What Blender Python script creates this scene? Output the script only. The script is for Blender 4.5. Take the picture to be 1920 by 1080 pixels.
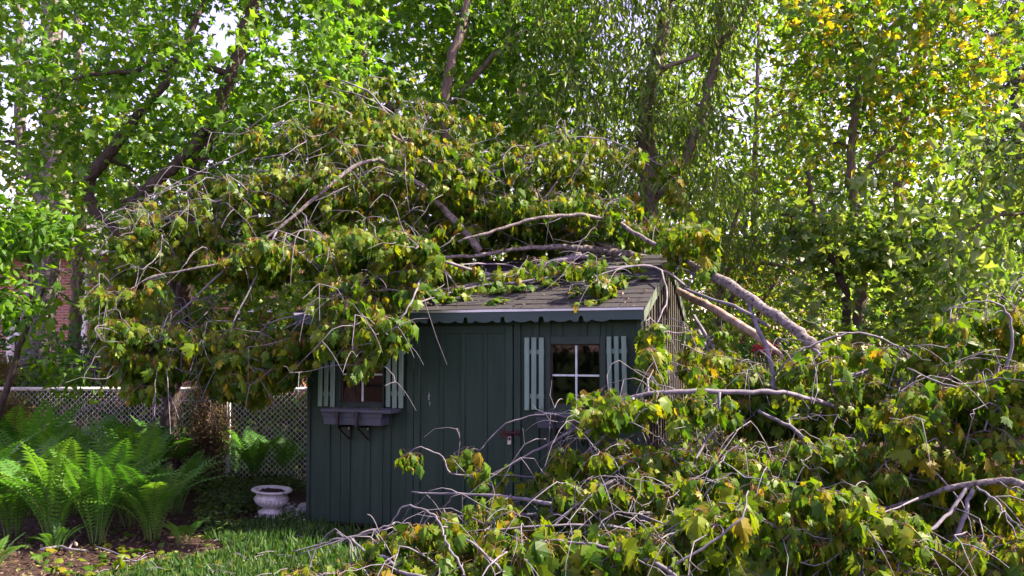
import bpy, math, random
import numpy as np
from mathutils import Matrix, Vector

random.seed(7)
rng = np.random.default_rng(11)
for o in list(bpy.data.objects):
    bpy.data.objects.remove(o)
SC = bpy.context.scene
COL = SC.collection

# ------------------------------------------------------------------ camera
F = 1500.0                       # focal length in pixels of the 1920 px wide photograph
EYE = 1.62
PITCH = math.radians(2.5)
SHIFT = 115.0 - F * math.tan(PITCH)
cam_d = bpy.data.cameras.new("camera")
cam = bpy.data.objects.new("camera", cam_d)
COL.objects.link(cam)
cam.location = (0, 0, EYE)
cam.rotation_euler = (math.pi / 2 + PITCH, 0, 0)
cam_d.sensor_width = 36.0
cam_d.lens = 36.0 * F / 1920.0
cam_d.shift_y = SHIFT / 1920.0
cam_d.clip_start = 0.05
cam_d.clip_end = 2000.0
SC.camera = cam

# ------------------------------------------------------------------ sky, sun, exposure
SUN_EL = math.radians(44)
SUN_AZ = math.radians(92)        # clockwise from +Y (the view direction): from the right
S_DIR = Vector((math.sin(SUN_AZ) * math.cos(SUN_EL), math.cos(SUN_AZ) * math.cos(SUN_EL), math.sin(SUN_EL)))
world = bpy.data.worlds.new("World")
SC.world = world
world.use_nodes = True
nt = world.node_tree
nt.nodes.clear()
w_out = nt.nodes.new("ShaderNodeOutputWorld")
w_bg = nt.nodes.new("ShaderNodeBackground")
w_sky = nt.nodes.new("ShaderNodeTexSky")
w_sky.sky_type = 'NISHITA'
w_sky.sun_disc = False
w_sky.sun_elevation = SUN_EL
w_sky.sun_rotation = SUN_AZ
w_sky.air_density = 1.0
w_sky.dust_density = 1.0
w_mix = nt.nodes.new("ShaderNodeMix")
w_mix.data_type = 'RGBA'
w_mix.blend_type = 'MULTIPLY'
w_mix.inputs[0].default_value = 1.0
w_mix.inputs[7].default_value = (1.42, 0.86, 0.98, 1)
nt.links.new(w_sky.outputs[0], w_mix.inputs[6])
nt.links.new(w_mix.outputs[2], w_bg.inputs[0])
w_bg.inputs[1].default_value = 0.095
nt.links.new(w_bg.outputs[0], w_out.inputs[0])

sun_d = bpy.data.lights.new("sun", 'SUN')
sun_d.energy = 4.0
sun_d.angle = math.radians(0.5)
sun_d.color = (1.0, 0.86, 0.66)
sun = bpy.data.objects.new("sun", sun_d)
COL.objects.link(sun)
sun.location = (20, 5, 20)
sun.rotation_euler = S_DIR.to_track_quat('Z', 'Y').to_euler()
vs = SC.view_settings
vs.view_transform = 'Standard'
vs.look = 'None'
vs.gamma = 1.0
vs.use_curve_mapping = False
vs.exposure = 2.55
SC.render.engine = 'CYCLES'
SC.cycles.max_bounces = 8
SC.cycles.transparent_max_bounces = 12
SC.cycles.use_denoising = True


# ------------------------------------------------------------------ pixel <-> place
def ray(px, py):
    u = (px - 960.0) / F
    v = (540.0 - py + SHIFT) / F
    cp, sp = math.cos(PITCH), math.sin(PITCH)
    return np.array((u, cp - v * sp, sp + v * cp))


def P(px, py, d):
    r = ray(px, py)
    return np.array((0, 0, EYE)) + r * (d / r[1])


def G(px, py):
    r = ray(px, py)
    t = -EYE / r[2]
    return np.array((0, 0, EYE)) + r * t


def PV(px, py, d):
    """vectorised P"""
    u = (px - 960.0) / F
    v = (540.0 - py + SHIFT) / F
    cp, sp = math.cos(PITCH), math.sin(PITCH)
    ry = cp - v * sp
    s = d / ry
    return np.stack([u * s, d, EYE + (sp + v * cp) * s], -1)


def project(p):
    """world -> pixel of the 1920 px frame, for choosing which leaves show largest"""
    p = np.asarray(p, float)
    cp, sp = math.cos(PITCH), math.sin(PITCH)
    y, z = p[..., 1], p[..., 2] - EYE
    dep = y * cp + z * sp
    v = (-y * sp + z * cp) / dep
    return 960 + F * p[..., 0] / dep, 540 + SHIFT - F * v, dep


# ------------------------------------------------------------------ mesh helpers
class MB:
    def __init__(self):
        self.v, self.f, self.n = [], [], 0

    def add(self, v, *faces):
        v = np.asarray(v, np.float32).reshape(-1, 3)
        for f in faces:
            f = np.asarray(f, np.int32)
            if len(f):
                self.f.append(f + self.n)
        self.v.append(v)
        self.n += len(v)
        return self

    def box(self, x0, x1, y0, y1, z0, z1):
        v = [(x0, y0, z0), (x1, y0, z0), (x1, y1, z0), (x0, y1, z0),
             (x0, y0, z1), (x1, y0, z1), (x1, y1, z1), (x0, y1, z1)]
        return self.add(v, [(0, 3, 2, 1), (4, 5, 6, 7), (0, 1, 5, 4), (1, 2, 6, 5), (2, 3, 7, 6), (3, 0, 4, 7)])

    def bbox(self, x0, x1, y0, y1, z0, z1, b=0.004):
        """box with chamfered vertical and top/bottom edges on the front (-y) side"""
        xs = [(x0, y1), (x0, y0 + b), (x0 + b, y0), (x1 - b, y0), (x1, y0 + b), (x1, y1)]
        lo = [(x, y, z0) for x, y in xs]
        hi = [(x, y, z1) for x, y in xs]
        q = [(i, (i + 1) % 6, 6 + (i + 1) % 6, 6 + i) for i in range(6)]
        self.add(lo + hi, q, [tuple(range(5, -1, -1))], [tuple(range(6, 12))])
        return self

    def prism(self, pts, y0, y1):
        """outline in x,z (counter-clockwise seen from -y) pushed from y0 to y1"""
        n = len(pts)
        v = [(x, y0, z) for x, z in pts] + [(x, y1, z) for x, z in pts]
        q = [(i, n + i, n + (i + 1) % n, (i + 1) % n) for i in range(n)]
        return self.add(v, q, [tuple(range(n))], [tuple(range(2 * n - 1, n - 1, -1))])

    def lathe(self, prof, k=32, c=(0, 0, 0), flute=None):
        """prof: list of (r, z)"""
        a = np.arange(k) * 2 * math.pi / k
        v = []
        for i, (r, z) in enumerate(prof):
            rr = np.full(k, r)
            if flute is not None and flute[0] <= i < flute[1]:
                rr = r * (1 + flute[3] * (np.abs(np.sin(a * flute[2] / 2)) - 0.6))
            v.append(np.stack([c[0] + rr * np.cos(a), c[1] + rr * np.sin(a), np.full(k, c[2] + z)], -1))
        v = np.concatenate(v)
        m = len(prof)
        q = []
        for i in range(m - 1):
            for j in range(k):
                q.append((i * k + j, i * k + (j + 1) % k, (i + 1) * k + (j + 1) % k, (i + 1) * k + j))
        return self.add(v, q)

    def tube(self, pts, rad, k=8, cap=True):
        pts = np.asarray(pts, float)
        n = len(pts)
        rad = np.broadcast_to(np.asarray(rad, float), (n,))
        t = np.gradient(pts, axis=0)
        t /= np.linalg.norm(t, axis=1, keepdims=True) + 1e-9
        ref = np.array((0, 0, 1.0)) if abs(t[0][2]) < 0.9 else np.array((1.0, 0, 0))
        u = np.cross(t[0], ref)
        u /= np.linalg.norm(u) + 1e-9
        a = np.arange(k) * 2 * math.pi / k
        vs_ = []
        for i in range(n):
            u = u - t[i] * np.dot(u, t[i])
            u /= np.linalg.norm(u) + 1e-9
            w = np.cross(t[i], u)
            vs_.append(pts[i] + rad[i] * (np.cos(a)[:, None] * u + np.sin(a)[:, None] * w))
        v = np.concatenate(vs_)
        i0 = (np.arange(n - 1)[:, None] * k + np.arange(k)[None]).ravel()
        i1 = (np.arange(n - 1)[:, None] * k + (np.arange(k)[None] + 1) % k).ravel()
        q = np.stack([i0, i1, i1 + k, i0 + k], -1)
        if cap:
            self.add(v, q, [tuple(range(k - 1, -1, -1))], [tuple(range((n - 1) * k, n * k))])
        else:
            self.add(v, q)
        return self

    def tubes(self, pts, rad, k=4):
        """many tubes at once: pts (N, n, 3), rad (N, n)"""
        if len(pts) == 0:
            return self
        N, n, _ = pts.shape
        t = np.gradient(pts, axis=1)
        t /= np.linalg.norm(t, axis=2, keepdims=True) + 1e-9
        mt = t.mean(1)
        ref = np.where((np.abs(mt[:, 2]) < 0.75)[:, None], np.array((0, 0, 1.0)), np.array((0.7, 0.7, 0)))
        u = np.cross(t, ref[:, None, :])
        u /= np.linalg.norm(u, axis=2, keepdims=True) + 1e-9
        w = np.cross(t, u)
        a = np.arange(k) * 2 * math.pi / k
        v = pts[:, :, None, :] + rad[:, :, None, None] * (np.cos(a)[None, None, :, None] * u[:, :, None, :] + np.sin(a)[None, None, :, None] * w[:, :, None, :])
        base = (np.arange(N) * n * k)[:, None, None]
        r = (np.arange(n - 1) * k)[None, :, None]
        j = np.arange(k)[None, None, :]
        i0 = (base + r + j).ravel()
        i1 = (base + r + (j + 1) % k).ravel()
        return self.add(v.reshape(-1, 3), np.stack([i0, i1, i1 + k, i0 + k], -1))

    def mesh(self, name, mat=None, smooth=False, off=None):
        me = bpy.data.meshes.new(name)
        if self.n == 0:
            return me
        v = np.concatenate(self.v).astype(np.float32)
        if off is not None:
            v = v - np.asarray(off, np.float32)
        loops, starts, tot = [], [], 0
        for f in self.f:
            m = f.shape[1]
            loops.append(f.ravel())
            starts.append(tot + np.arange(len(f)) * m)
            tot += f.size
        loops = np.concatenate(loops).astype(np.int32)
        starts = np.concatenate(starts).astype(np.int32)
        me.vertices.add(len(v))
        me.vertices.foreach_set("co", v.ravel())
        me.loops.add(len(loops))
        me.loops.foreach_set("vertex_index", loops)
        me.polygons.add(len(starts))
        me.polygons.foreach_set("loop_start", starts)
        me.polygons.foreach_set("use_smooth", np.full(len(starts), bool(smooth)))
        me.update(calc_edges=True)
        if mat is not None:
            me.materials.append(mat)
        return me


def obj(name, me, parent=None, loc=None, kind=None, label=None):
    o = bpy.data.objects.new(name, me)
    COL.objects.link(o)
    if parent is not None:
        o.parent = parent
    if loc is not None:
        o.location = [float(c) for c in loc]
    if kind:
        o["kind"] = kind
    if label:
        o["label"] = label
    return o


def tag(o, label, cat, group=None):
    o["label"] = label
    o["category"] = cat
    if group:
        o["group"] = group
    return o


def thing(name, label, cat, loc=(0, 0, 0), rotz=0.0, group=None):
    o = bpy.data.objects.new(name, None)
    COL.objects.link(o)
    o.location = [float(c) for c in loc]
    o.rotation_euler = (0, 0, rotz)
    return tag(o, label, cat, group)


# ------------------------------------------------------------------ materials
def new_mat(name):
    m = bpy.data.materials.new(name)
    m.use_nodes = True
    n = m.node_tree
    n.nodes.clear()
    out = n.nodes.new("ShaderNodeOutputMaterial")
    return m, n, out


def ramp(n, stops):
    r = n.nodes.new("ShaderNodeValToRGB")
    e = r.color_ramp.elements
    while len(e) < len(stops):
        e.new(0.5)
    for el, (p, c) in zip(e, stops):
        el.position = p
        el.color = (*c, 1)
    return r


def surf(name, cols, scale=(8, 8, 8), rough=0.75, bump=0.3, bscale=None, detail=6, vary=0.0, metallic=0.0, spec=0.3, bdist=0.01):
    """noise-coloured surface in object space; cols = ramp stops"""
    m, n, out = new_mat(name)
    tc = n.nodes.new("ShaderNodeTexCoord")
    oi = n.nodes.new("ShaderNodeObjectInfo")
    mp = n.nodes.new("ShaderNodeMapping")
    mp.inputs['Scale'].default_value = scale
    add = n.nodes.new("ShaderNodeVectorMath")
    add.operation = 'MULTIPLY_ADD'
    n.links.new(oi.outputs['Random'], add.inputs[0])
    add.inputs[1].default_value = (37.0, 23.0, 51.0)
    n.links.new(tc.outputs['Object'], add.inputs[2])
    n.links.new(add.outputs[0], mp.inputs[0])
    nz = n.nodes.new("ShaderNodeTexNoise")
    nz.inputs['Scale'].default_value = 1.0
    nz.inputs['Detail'].default_value = detail
    nz.inputs['Roughness'].default_value = 0.65
    n.links.new(mp.outputs[0], nz.inputs[0])
    r = ramp(n, cols)
    n.links.new(nz.outputs[0], r.inputs[0])
    b = n.nodes.new("ShaderNodeBsdfPrincipled")
    b.inputs['Roughness'].default_value = rough
    b.inputs['Metallic'].default_value = metallic
    b.inputs['Specular IOR Level'].default_value = spec
    col = r.outputs[0]
    if vary > 0:
        hsv = n.nodes.new("ShaderNodeHueSaturation")
        mr = n.nodes.new("ShaderNodeMapRange")
        mr.inputs[3].default_value = 1 - vary
        mr.inputs[4].default_value = 1 + vary
        n.links.new(oi.outputs['Random'], mr.inputs[0])
        n.links.new(mr.outputs[0], hsv.inputs['Value'])
        n.links.new(col, hsv.inputs['Color'])
        col = hsv.outputs[0]
    n.links.new(col, b.inputs['Base Color'])
    if bump > 0:
        nb = n.nodes.new("ShaderNodeTexNoise")
        nb.inputs['Scale'].default_value = 1.0
        nb.inputs['Detail'].default_value = 8
        mp2 = n.nodes.new("ShaderNodeMapping")
        mp2.inputs['Scale'].default_value = bscale or tuple(s * 3 for s in scale)
        n.links.new(add.outputs[0], mp2.inputs[0])
        n.links.new(mp2.outputs[0], nb.inputs[0])
        bp = n.nodes.new("ShaderNodeBump")
        bp.inputs['Strength'].default_value = bump
        bp.inputs['Distance'].default_value = bdist
        n.links.new(nb.outputs[0], bp.inputs['Height'])
        n.links.new(bp.outputs[0], b.inputs['Normal'])
    n.links.new(b.outputs[0], out.inputs[0])
    return m


def leaf_mat(name, stops, trans=0.4, tboost=(1.7, 1.5, 0.6), rough=0.45, spec=0.35):
    m, n, out = new_mat(name)
    g = n.nodes.new("ShaderNodeNewGeometry")
    oi = n.nodes.new("ShaderNodeObjectInfo")
    ad = n.nodes.new("ShaderNodeMath")
    ad.operation = 'ADD'
    n.links.new(g.outputs['Random Per Island'], ad.inputs[0])
    n.links.new(oi.outputs['Random'], ad.inputs[1])
    fr = n.nodes.new("ShaderNodeMath")
    fr.operation = 'FRACT'
    n.links.new(ad.outputs[0], fr.inputs[0])
    r = ramp(n, stops)
    n.links.new(fr.outputs[0], r.inputs[0])
    b = n.nodes.new("ShaderNodeBsdfPrincipled")
    b.inputs['Roughness'].default_value = rough
    b.inputs['Specular IOR Level'].default_value = spec
    n.links.new(r.outputs[0], b.inputs['Base Color'])
    mul = n.nodes.new("ShaderNodeMix")
    mul.data_type = 'RGBA'
    mul.blend_type = 'MULTIPLY'
    mul.inputs[0].default_value = 1.0
    mul.inputs[7].default_value = (*tboost, 1)
    n.links.new(r.outputs[0], mul.inputs[6])
    t = n.nodes.new("ShaderNodeBsdfTranslucent")
    n.links.new(mul.outputs[2], t.inputs[0])
    mx = n.nodes.new("ShaderNodeMixShader")
    mx.inputs[0].default_value = trans
    n.links.new(b.outputs[0], mx.inputs[1])
    n.links.new(t.outputs[0], mx.inputs[2])
    n.links.new(mx.outputs[0], out.inputs[0])
    return m


M = {}
M['shed'] = surf("shed_paint", [(0.3, (0.014, 0.031, 0.021)), (0.55, (0.019, 0.039, 0.027)), (0.75, (0.026, 0.048, 0.034))],
                 scale=(14, 14, 2), rough=0.62, bump=0.22, bscale=(160, 160, 6), vary=0.13, spec=0.25, bdist=0.004)
M['shed_trim'] = surf("shed_trim_paint", [(0.3, (0.015, 0.031, 0.024)), (0.7, (0.024, 0.044, 0.034))],
                      scale=(9, 9, 9), rough=0.6, bump=0.35, bscale=(80, 80, 20), vary=0.08, bdist=0.004)
M['fascia'] = surf("fascia_paint", [(0.3, (0.027, 0.050, 0.048)), (0.7, (0.040, 0.068, 0.064))], scale=(3, 9, 9), rough=0.55, bump=0.3,
                   bscale=(8, 90, 90), bdist=0.004)
M['side_board'] = surf("side_boards_bare", [(0.3, (0.030, 0.030, 0.026)), (0.7, (0.055, 0.055, 0.045))], scale=(8, 8, 1.5), rough=0.8,
                       bump=0.5, bscale=(90, 90, 4), bdist=0.005)
M['side_batten'] = surf("side_battens", [(0.3, (0.032, 0.031, 0.024)), (0.7, (0.060, 0.057, 0.042))], scale=(8, 8, 1.5), rough=0.8, bump=0.5,
                        bscale=(90, 90, 4), vary=0.15, bdist=0.004)
M['rake'] = surf("rake_paint", [(0.3, (0.06, 0.085, 0.065)), (0.7, (0.11, 0.14, 0.10))], scale=(6, 6, 6), rough=0.7, bump=0.3, vary=0.1)
M['shutter'] = surf("shutter_paint", [(0.3, (0.13, 0.205, 0.165)), (0.6, (0.165, 0.25, 0.20)), (0.85, (0.19, 0.28, 0.225))],
                    scale=(20, 20, 4), rough=0.55, bump=0.35, bscale=(120, 120, 10), vary=0.07, bdist=0.003)
M['white_trim'] = surf("white_muntin_paint", [(0.3, (0.42, 0.47, 0.48)), (0.7, (0.6, 0.65, 0.66))], scale=(30, 30, 30), rough=0.5, bump=0.2)
M['metal'] = surf("galvanised_metal", [(0.3, (0.42, 0.44, 0.47)), (0.7, (0.6, 0.62, 0.65))], scale=(5, 5, 5), rough=0.38, metallic=0.85, bump=0.08)
M['fence_metal'] = surf("fence_metal", [(0.3, (0.66, 0.65, 0.67)), (0.7, (0.80, 0.79, 0.81))], scale=(6, 6, 6), rough=0.5, metallic=0.0, bump=0.05)
M['shingle'] = surf("asphalt_shingle", [(0.2, (0.013, 0.013, 0.014)), (0.5, (0.023, 0.022, 0.024)), (0.75, (0.038, 0.037, 0.039)), (0.9, (0.07, 0.066, 0.065))],
                    scale=(60, 60, 60), rough=0.95, bump=0.6, bscale=(220, 220, 220), vary=0.09, bdist=0.004)
M['deck'] = surf("roof_deck", [(0.3, (0.02, 0.018, 0.018)), (0.7, (0.035, 0.032, 0.03))], scale=(20, 20, 20), rough=0.95, bump=0.3)
M['planter'] = surf("planter_plastic", [(0.3, (0.046, 0.052, 0.072)), (0.7, (0.064, 0.072, 0.096))], scale=(8, 8, 8), rough=0.55, bump=0.1, vary=0.04)
M['black_metal'] = surf("black_bracket", [(0.3, (0.012, 0.011, 0.014)), (0.7, (0.03, 0.028, 0.034))], scale=(20, 20, 20), rough=0.5, bump=0.2, metallic=0.3)
M['rust'] = surf("rusty_hasp", [(0.3, (0.035, 0.014, 0.016)), (0.7, (0.08, 0.035, 0.035))], scale=(40, 40, 40), rough=0.7, bump=0.4, metallic=0.3)
M['steel'] = surf("padlock_steel", [(0.3, (0.35, 0.33, 0.33)), (0.7, (0.6, 0.58, 0.56))], scale=(40, 40, 40), rough=0.35, metallic=0.8, bump=0.1)
M['inner'] = surf("bare_wood_inside", [(0.3, (0.03, 0.022, 0.016)), (0.7, (0.055, 0.04, 0.027))], scale=(6, 6, 2), rough=0.8, bump=0.2)
M['curtain'] = surf("brown_curtain", [(0.3, (0.05, 0.025, 0.018)), (0.7, (0.09, 0.048, 0.034))], scale=(30, 5, 4), rough=0.9, bump=0.3)
M['urn'] = surf("urn_plaster", [(0.25, (0.30, 0.28, 0.27)), (0.5, (0.56, 0.54, 0.54)), (0.75, (0.70, 0.69, 0.70))], scale=(14, 14, 9), rough=0.7,
                bump=0.4, bscale=(60, 60, 60), bdist=0.004)
M['soil'] = surf("potting_soil", [(0.3, (0.018, 0.010, 0.007)), (0.55, (0.05, 0.028, 0.02)), (0.8, (0.11, 0.055, 0.035))], scale=(40, 40, 40), rough=1, bump=1, bdist=0.02)
M['pebble'] = surf("pale_pebbles", [(0.3, (0.28, 0.27, 0.28)), (0.6, (0.46, 0.45, 0.47)), (0.8, (0.6, 0.59, 0.6))], scale=(9, 9, 9), rough=0.8, bump=0.3)
M['black_plastic'] = surf("black_plastic", [(0.3, (0.012, 0.012, 0.014)), (0.7, (0.03, 0.03, 0.036))], scale=(8, 8, 8), rough=0.5, bump=0.1)
M['grey_plastic'] = surf("grey_plastic", [(0.3, (0.06, 0.065, 0.085)), (0.7, (0.10, 0.105, 0.13))], scale=(8, 8, 8), rough=0.6, bump=0.1)
M['bark_dark'] = surf("bark_dark", [(0.25, (0.022, 0.016, 0.014)), (0.5, (0.055, 0.042, 0.036)), (0.75, (0.10, 0.08, 0.068))], scale=(14, 14, 3), rough=0.95, bump=1.0,
                      bscale=(40, 40, 8), bdist=0.03)
M['bark_grey'] = surf("bark_grey_brown", [(0.25, (0.06, 0.048, 0.040)), (0.5, (0.14, 0.11, 0.095)), (0.75, (0.25, 0.20, 0.17))], scale=(12, 12, 2.5), rough=0.95, bump=1.0,
                      bscale=(36, 36, 7), bdist=0.03)
M['bark_pale'] = surf("bark_pale_maple", [(0.36, (0.035, 0.03, 0.03)), (0.46, (0.11, 0.097, 0.095)), (0.58, (0.19, 0.17, 0.172)), (0.75, (0.28, 0.255, 0.25))], scale=(30, 30, 30), rough=0.9,
                      bump=0.6, bscale=(70, 70, 70), bdist=0.008)
M['bark_peeled'] = surf("bark_peeled", [(0.3, (0.10, 0.055, 0.035)), (0.5, (0.26, 0.19, 0.155)), (0.7, (0.38, 0.32, 0.30))], scale=(9, 9, 9), rough=0.75, bump=0.4, bdist=0.008)
M['twig'] = surf("twig_grey", [(0.3, (0.065, 0.060, 0.074)), (0.55, (0.14, 0.13, 0.155)), (0.8, (0.225, 0.21, 0.24))], scale=(14, 14, 14), rough=0.75, bump=0.3, bdist=0.004)
M['petiole'] = surf("petiole", [(0.3, (0.12, 0.09, 0.03)), (0.7, (0.20, 0.12, 0.05))], scale=(9, 9, 9), rough=0.6, bump=0)
M['twig_dark'] = surf("twig_dark", [(0.3, (0.035, 0.028, 0.024)), (0.7, (0.10, 0.08, 0.07))], scale=(14, 14, 14), rough=0.9, bump=0)
M['twig_pink'] = surf("twig_pink_bare", [(0.3, (0.16, 0.10, 0.085)), (0.7, (0.32, 0.22, 0.19))], scale=(14, 14, 14), rough=0.9, bump=0)
M['leaf_fallen'] = leaf_mat("leaf_fallen", [(0.0, (0.030, 0.082, 0.008)), (0.35, (0.060, 0.130, 0.009)), (0.7, (0.105, 0.165, 0.010)), (0.92, (0.155, 0.190, 0.012)), (1.0, (0.20, 0.14, 0.015))], trans=0.45, tboost=(1.7, 1.6, 0.4), spec=0.2)
M['seed'] = leaf_mat("seed_keys", [(0.0, (0.10, 0.06, 0.015)), (0.5, (0.19, 0.105, 0.02)), (1.0, (0.26, 0.17, 0.035))], trans=0.3, tboost=(1.5, 1.2, 0.6), rough=0.7)
M['leaf_maple'] = leaf_mat("leaf_maple", [(0.0, (0.038, 0.109, 0.014)), (0.5, (0.072, 0.171, 0.017)), (1.0, (0.131, 0.239, 0.020))], trans=0.55, tboost=(2.0, 1.9, 0.5))
M['leaf_deep'] = leaf_mat("leaf_deep", [(0.0, (0.021, 0.075, 0.027)), (0.6, (0.036, 0.117, 0.030)), (1.0, (0.075, 0.165, 0.030))], trans=0.45, tboost=(1.5, 1.7, 0.5))
M['leaf_lance'] = leaf_mat("leaf_lance", [(0.0, (0.050, 0.120, 0.014)), (0.6, (0.095, 0.175, 0.022)), (1.0, (0.17, 0.22, 0.06))], trans=0.5, tboost=(1.7, 1.6, 0.5), rough=0.4, spec=0.5)
M['leaf_yellow'] = leaf_mat("leaf_yellow", [(0.0, (0.045, 0.115, 0.012)), (0.5, (0.085, 0.165, 0.016)), (0.8, (0.15, 0.20, 0.018)), (1.0, (0.25, 0.21, 0.02))], trans=0.55, tboost=(2.0, 1.9, 0.5))
M['leaf_sun_gold'] = leaf_mat("leaf_sun_gold", [(0.0, (0.05, 0.13, 0.012)), (0.6, (0.09, 0.18, 0.016)), (0.85, (0.17, 0.21, 0.018)), (1.0, (0.34, 0.25, 0.03))], trans=0.5, tboost=(1.7, 1.6, 0.4))  # golden end of the ramp puts warm sunlight into the leaf colour
M['leaf_light'] = leaf_mat("leaf_light", [(0.0, (0.050, 0.119, 0.018)), (0.5, (0.088, 0.175, 0.025)), (1.0, (0.163, 0.237, 0.062))], trans=0.5, rough=0.35, spec=0.6)
M['leaf_far'] = leaf_mat("leaf_far", [(0.0, (0.042, 0.106, 0.019)), (0.5, (0.096, 0.184, 0.026)), (1.0, (0.176, 0.272, 0.035))], trans=0.55, tboost=(2.0, 1.9, 0.5))
M['yew'] = leaf_mat("yew_needles", [(0.0, (0.008, 0.022, 0.010)), (0.6, (0.015, 0.040, 0.015)), (1.0, (0.03, 0.06, 0.02))], trans=0.2)
M['cedar'] = leaf_mat("cedar_sprays", [(0.0, (0.05, 0.065, 0.016)), (0.5, (0.11, 0.10, 0.022)), (1.0, (0.20, 0.13, 0.035))], trans=0.25, tboost=(1.4, 1.2, 0.7))
M['cedar_brown'] = leaf_mat("cedar_brown", [(0.0, (0.030, 0.022, 0.012)), (0.6, (0.075, 0.045, 0.022)), (0.85, (0.11, 0.07, 0.03)), (1.0, (0.05, 0.075, 0.02))], trans=0.2, tboost=(1.4, 1.2, 0.8))
M['fern'] = leaf_mat("fern_frond", [(0.0, (0.042, 0.14, 0.018)), (0.5, (0.068, 0.195, 0.022)), (1.0, (0.11, 0.235, 0.03))], trans=0.45, tboost=(1.5, 1.5, 0.5), rough=0.5)
M['fern_stem'] = surf("fern_stem", [(0.3, (0.05, 0.10, 0.02)), (0.7, (0.09, 0.13, 0.035))], scale=(9, 9, 9), rough=0.6, bump=0)
M['grass'] = leaf_mat("grass_blade", [(0.0, (0.018, 0.06, 0.010)), (0.6, (0.035, 0.095, 0.014)), (1.0, (0.08, 0.13, 0.03))], trans=0.35)
M['cover'] = leaf_mat("ground_cover", [(0.0, (0.022, 0.06, 0.012)), (0.6, (0.045, 0.095, 0.014)), (1.0, (0.10, 0.14, 0.02))], trans=0.35)
M['litter'] = leaf_mat("leaf_litter", [(0.0, (0.035, 0.02, 0.015)), (0.5, (0.075, 0.045, 0.032)), (0.75, (0.12, 0.08, 0.055)), (0.8, (0.08, 0.12, 0.02)), (1.0, (0.13, 0.15, 0.03))], trans=0.2)
M['pink'] = leaf_mat("pink_petals", [(0.0, (0.55, 0.03, 0.10)), (0.5, (0.7, 0.06, 0.16)), (1.0, (0.75, 0.15, 0.25))], trans=0.4, tboost=(1.3, 1, 1))
M['red'] = leaf_mat("red_leaves", [(0.0, (0.18, 0.012, 0.02)), (1.0, (0.42, 0.03, 0.03))], trans=0.4, tboost=(1.3, 1, 1))
M['concrete'] = surf("white_house_trim", [(0.3, (0.55, 0.57, 0.6)), (0.7, (0.7, 0.72, 0.75))], scale=(4, 4, 4), rough=0.6, bump=0.1)
M['roof_house'] = surf("house_roof", [(0.3, (0.10, 0.095, 0.10)), (0.7, (0.17, 0.16, 0.165))], scale=(8, 8, 8), rough=0.9, bump=0.3)

# brick
m, n, out = new_mat("red_brick")
tc = n.nodes.new("ShaderNodeTexCoord")
sx = n.nodes.new("ShaderNodeSeparateXYZ")
cx = n.nodes.new("ShaderNodeCombineXYZ")
n.links.new(tc.outputs['Object'], sx.inputs[0])
n.links.new(sx.outputs[0], cx.inputs[0])
n.links.new(sx.outputs[2], cx.inputs[1])
bk = n.nodes.new("ShaderNodeTexBrick")
bk.inputs['Color1'].default_value = (0.24, 0.085, 0.055, 1)
bk.inputs['Color2'].default_value = (0.33, 0.13, 0.09, 1)
bk.inputs['Mortar'].default_value = (0.34, 0.28, 0.26, 1)
bk.inputs['Scale'].default_value = 1.0
bk.inputs['Mortar Size'].default_value = 0.010
bk.inputs['Brick Width'].default_value = 0.21
bk.inputs['Row Height'].default_value = 0.075
n.links.new(cx.outputs[0], bk.inputs[0])
b = n.nodes.new("ShaderNodeBsdfPrincipled")
b.inputs['Roughness'].default_value = 0.85
n.links.new(bk.outputs[0], b.inputs['Base Color'])
bp = n.nodes.new("ShaderNodeBump")
bp.invert = True
bp.inputs['Strength'].default_value = 0.6
bp.inputs['Distance'].default_value = 0.01
n.links.new(bk.outputs['Fac'], bp.inputs['Height'])
n.links.new(bp.outputs[0], b.inputs['Normal'])
n.links.new(b.outputs[0], out.inputs[0])
M['brick'] = m

# window glass: see-through with a real reflection
m, n, out = new_mat("window_glass")
tr = n.nodes.new("ShaderNodeBsdfTransparent")
tr.inputs[0].default_value = (0.80, 0.82, 0.88, 1)
gl = n.nodes.new("ShaderNodeBsdfGlossy")
gl.inputs['Roughness'].default_value = 0.03
fz = n.nodes.new("ShaderNodeFresnel")
fz.inputs[0].default_value = 1.5
ml = n.nodes.new("ShaderNodeMath")
ml.operation = 'MULTIPLY'
ml.inputs[1].default_value = 1.0
n.links.new(fz.outputs[0], ml.inputs[0])
gb = n.nodes.new("ShaderNodeNewGeometry")
bf = n.nodes.new("ShaderNodeMath")
bf.operation = 'SUBTRACT'
bf.inputs[0].default_value = 1.0
n.links.new(gb.outputs['Backfacing'], bf.inputs[1])
n.links.new(bf.outputs[0], ml.inputs[1])
mx = n.nodes.new("ShaderNodeMixShader")
n.links.new(ml.outputs[0], mx.inputs[0])
n.links.new(tr.outputs[0], mx.inputs[1])
n.links.new(gl.outputs[0], mx.inputs[2])
n.links.new(mx.outputs[0], out.inputs[0])
M['glass'] = m


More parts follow.
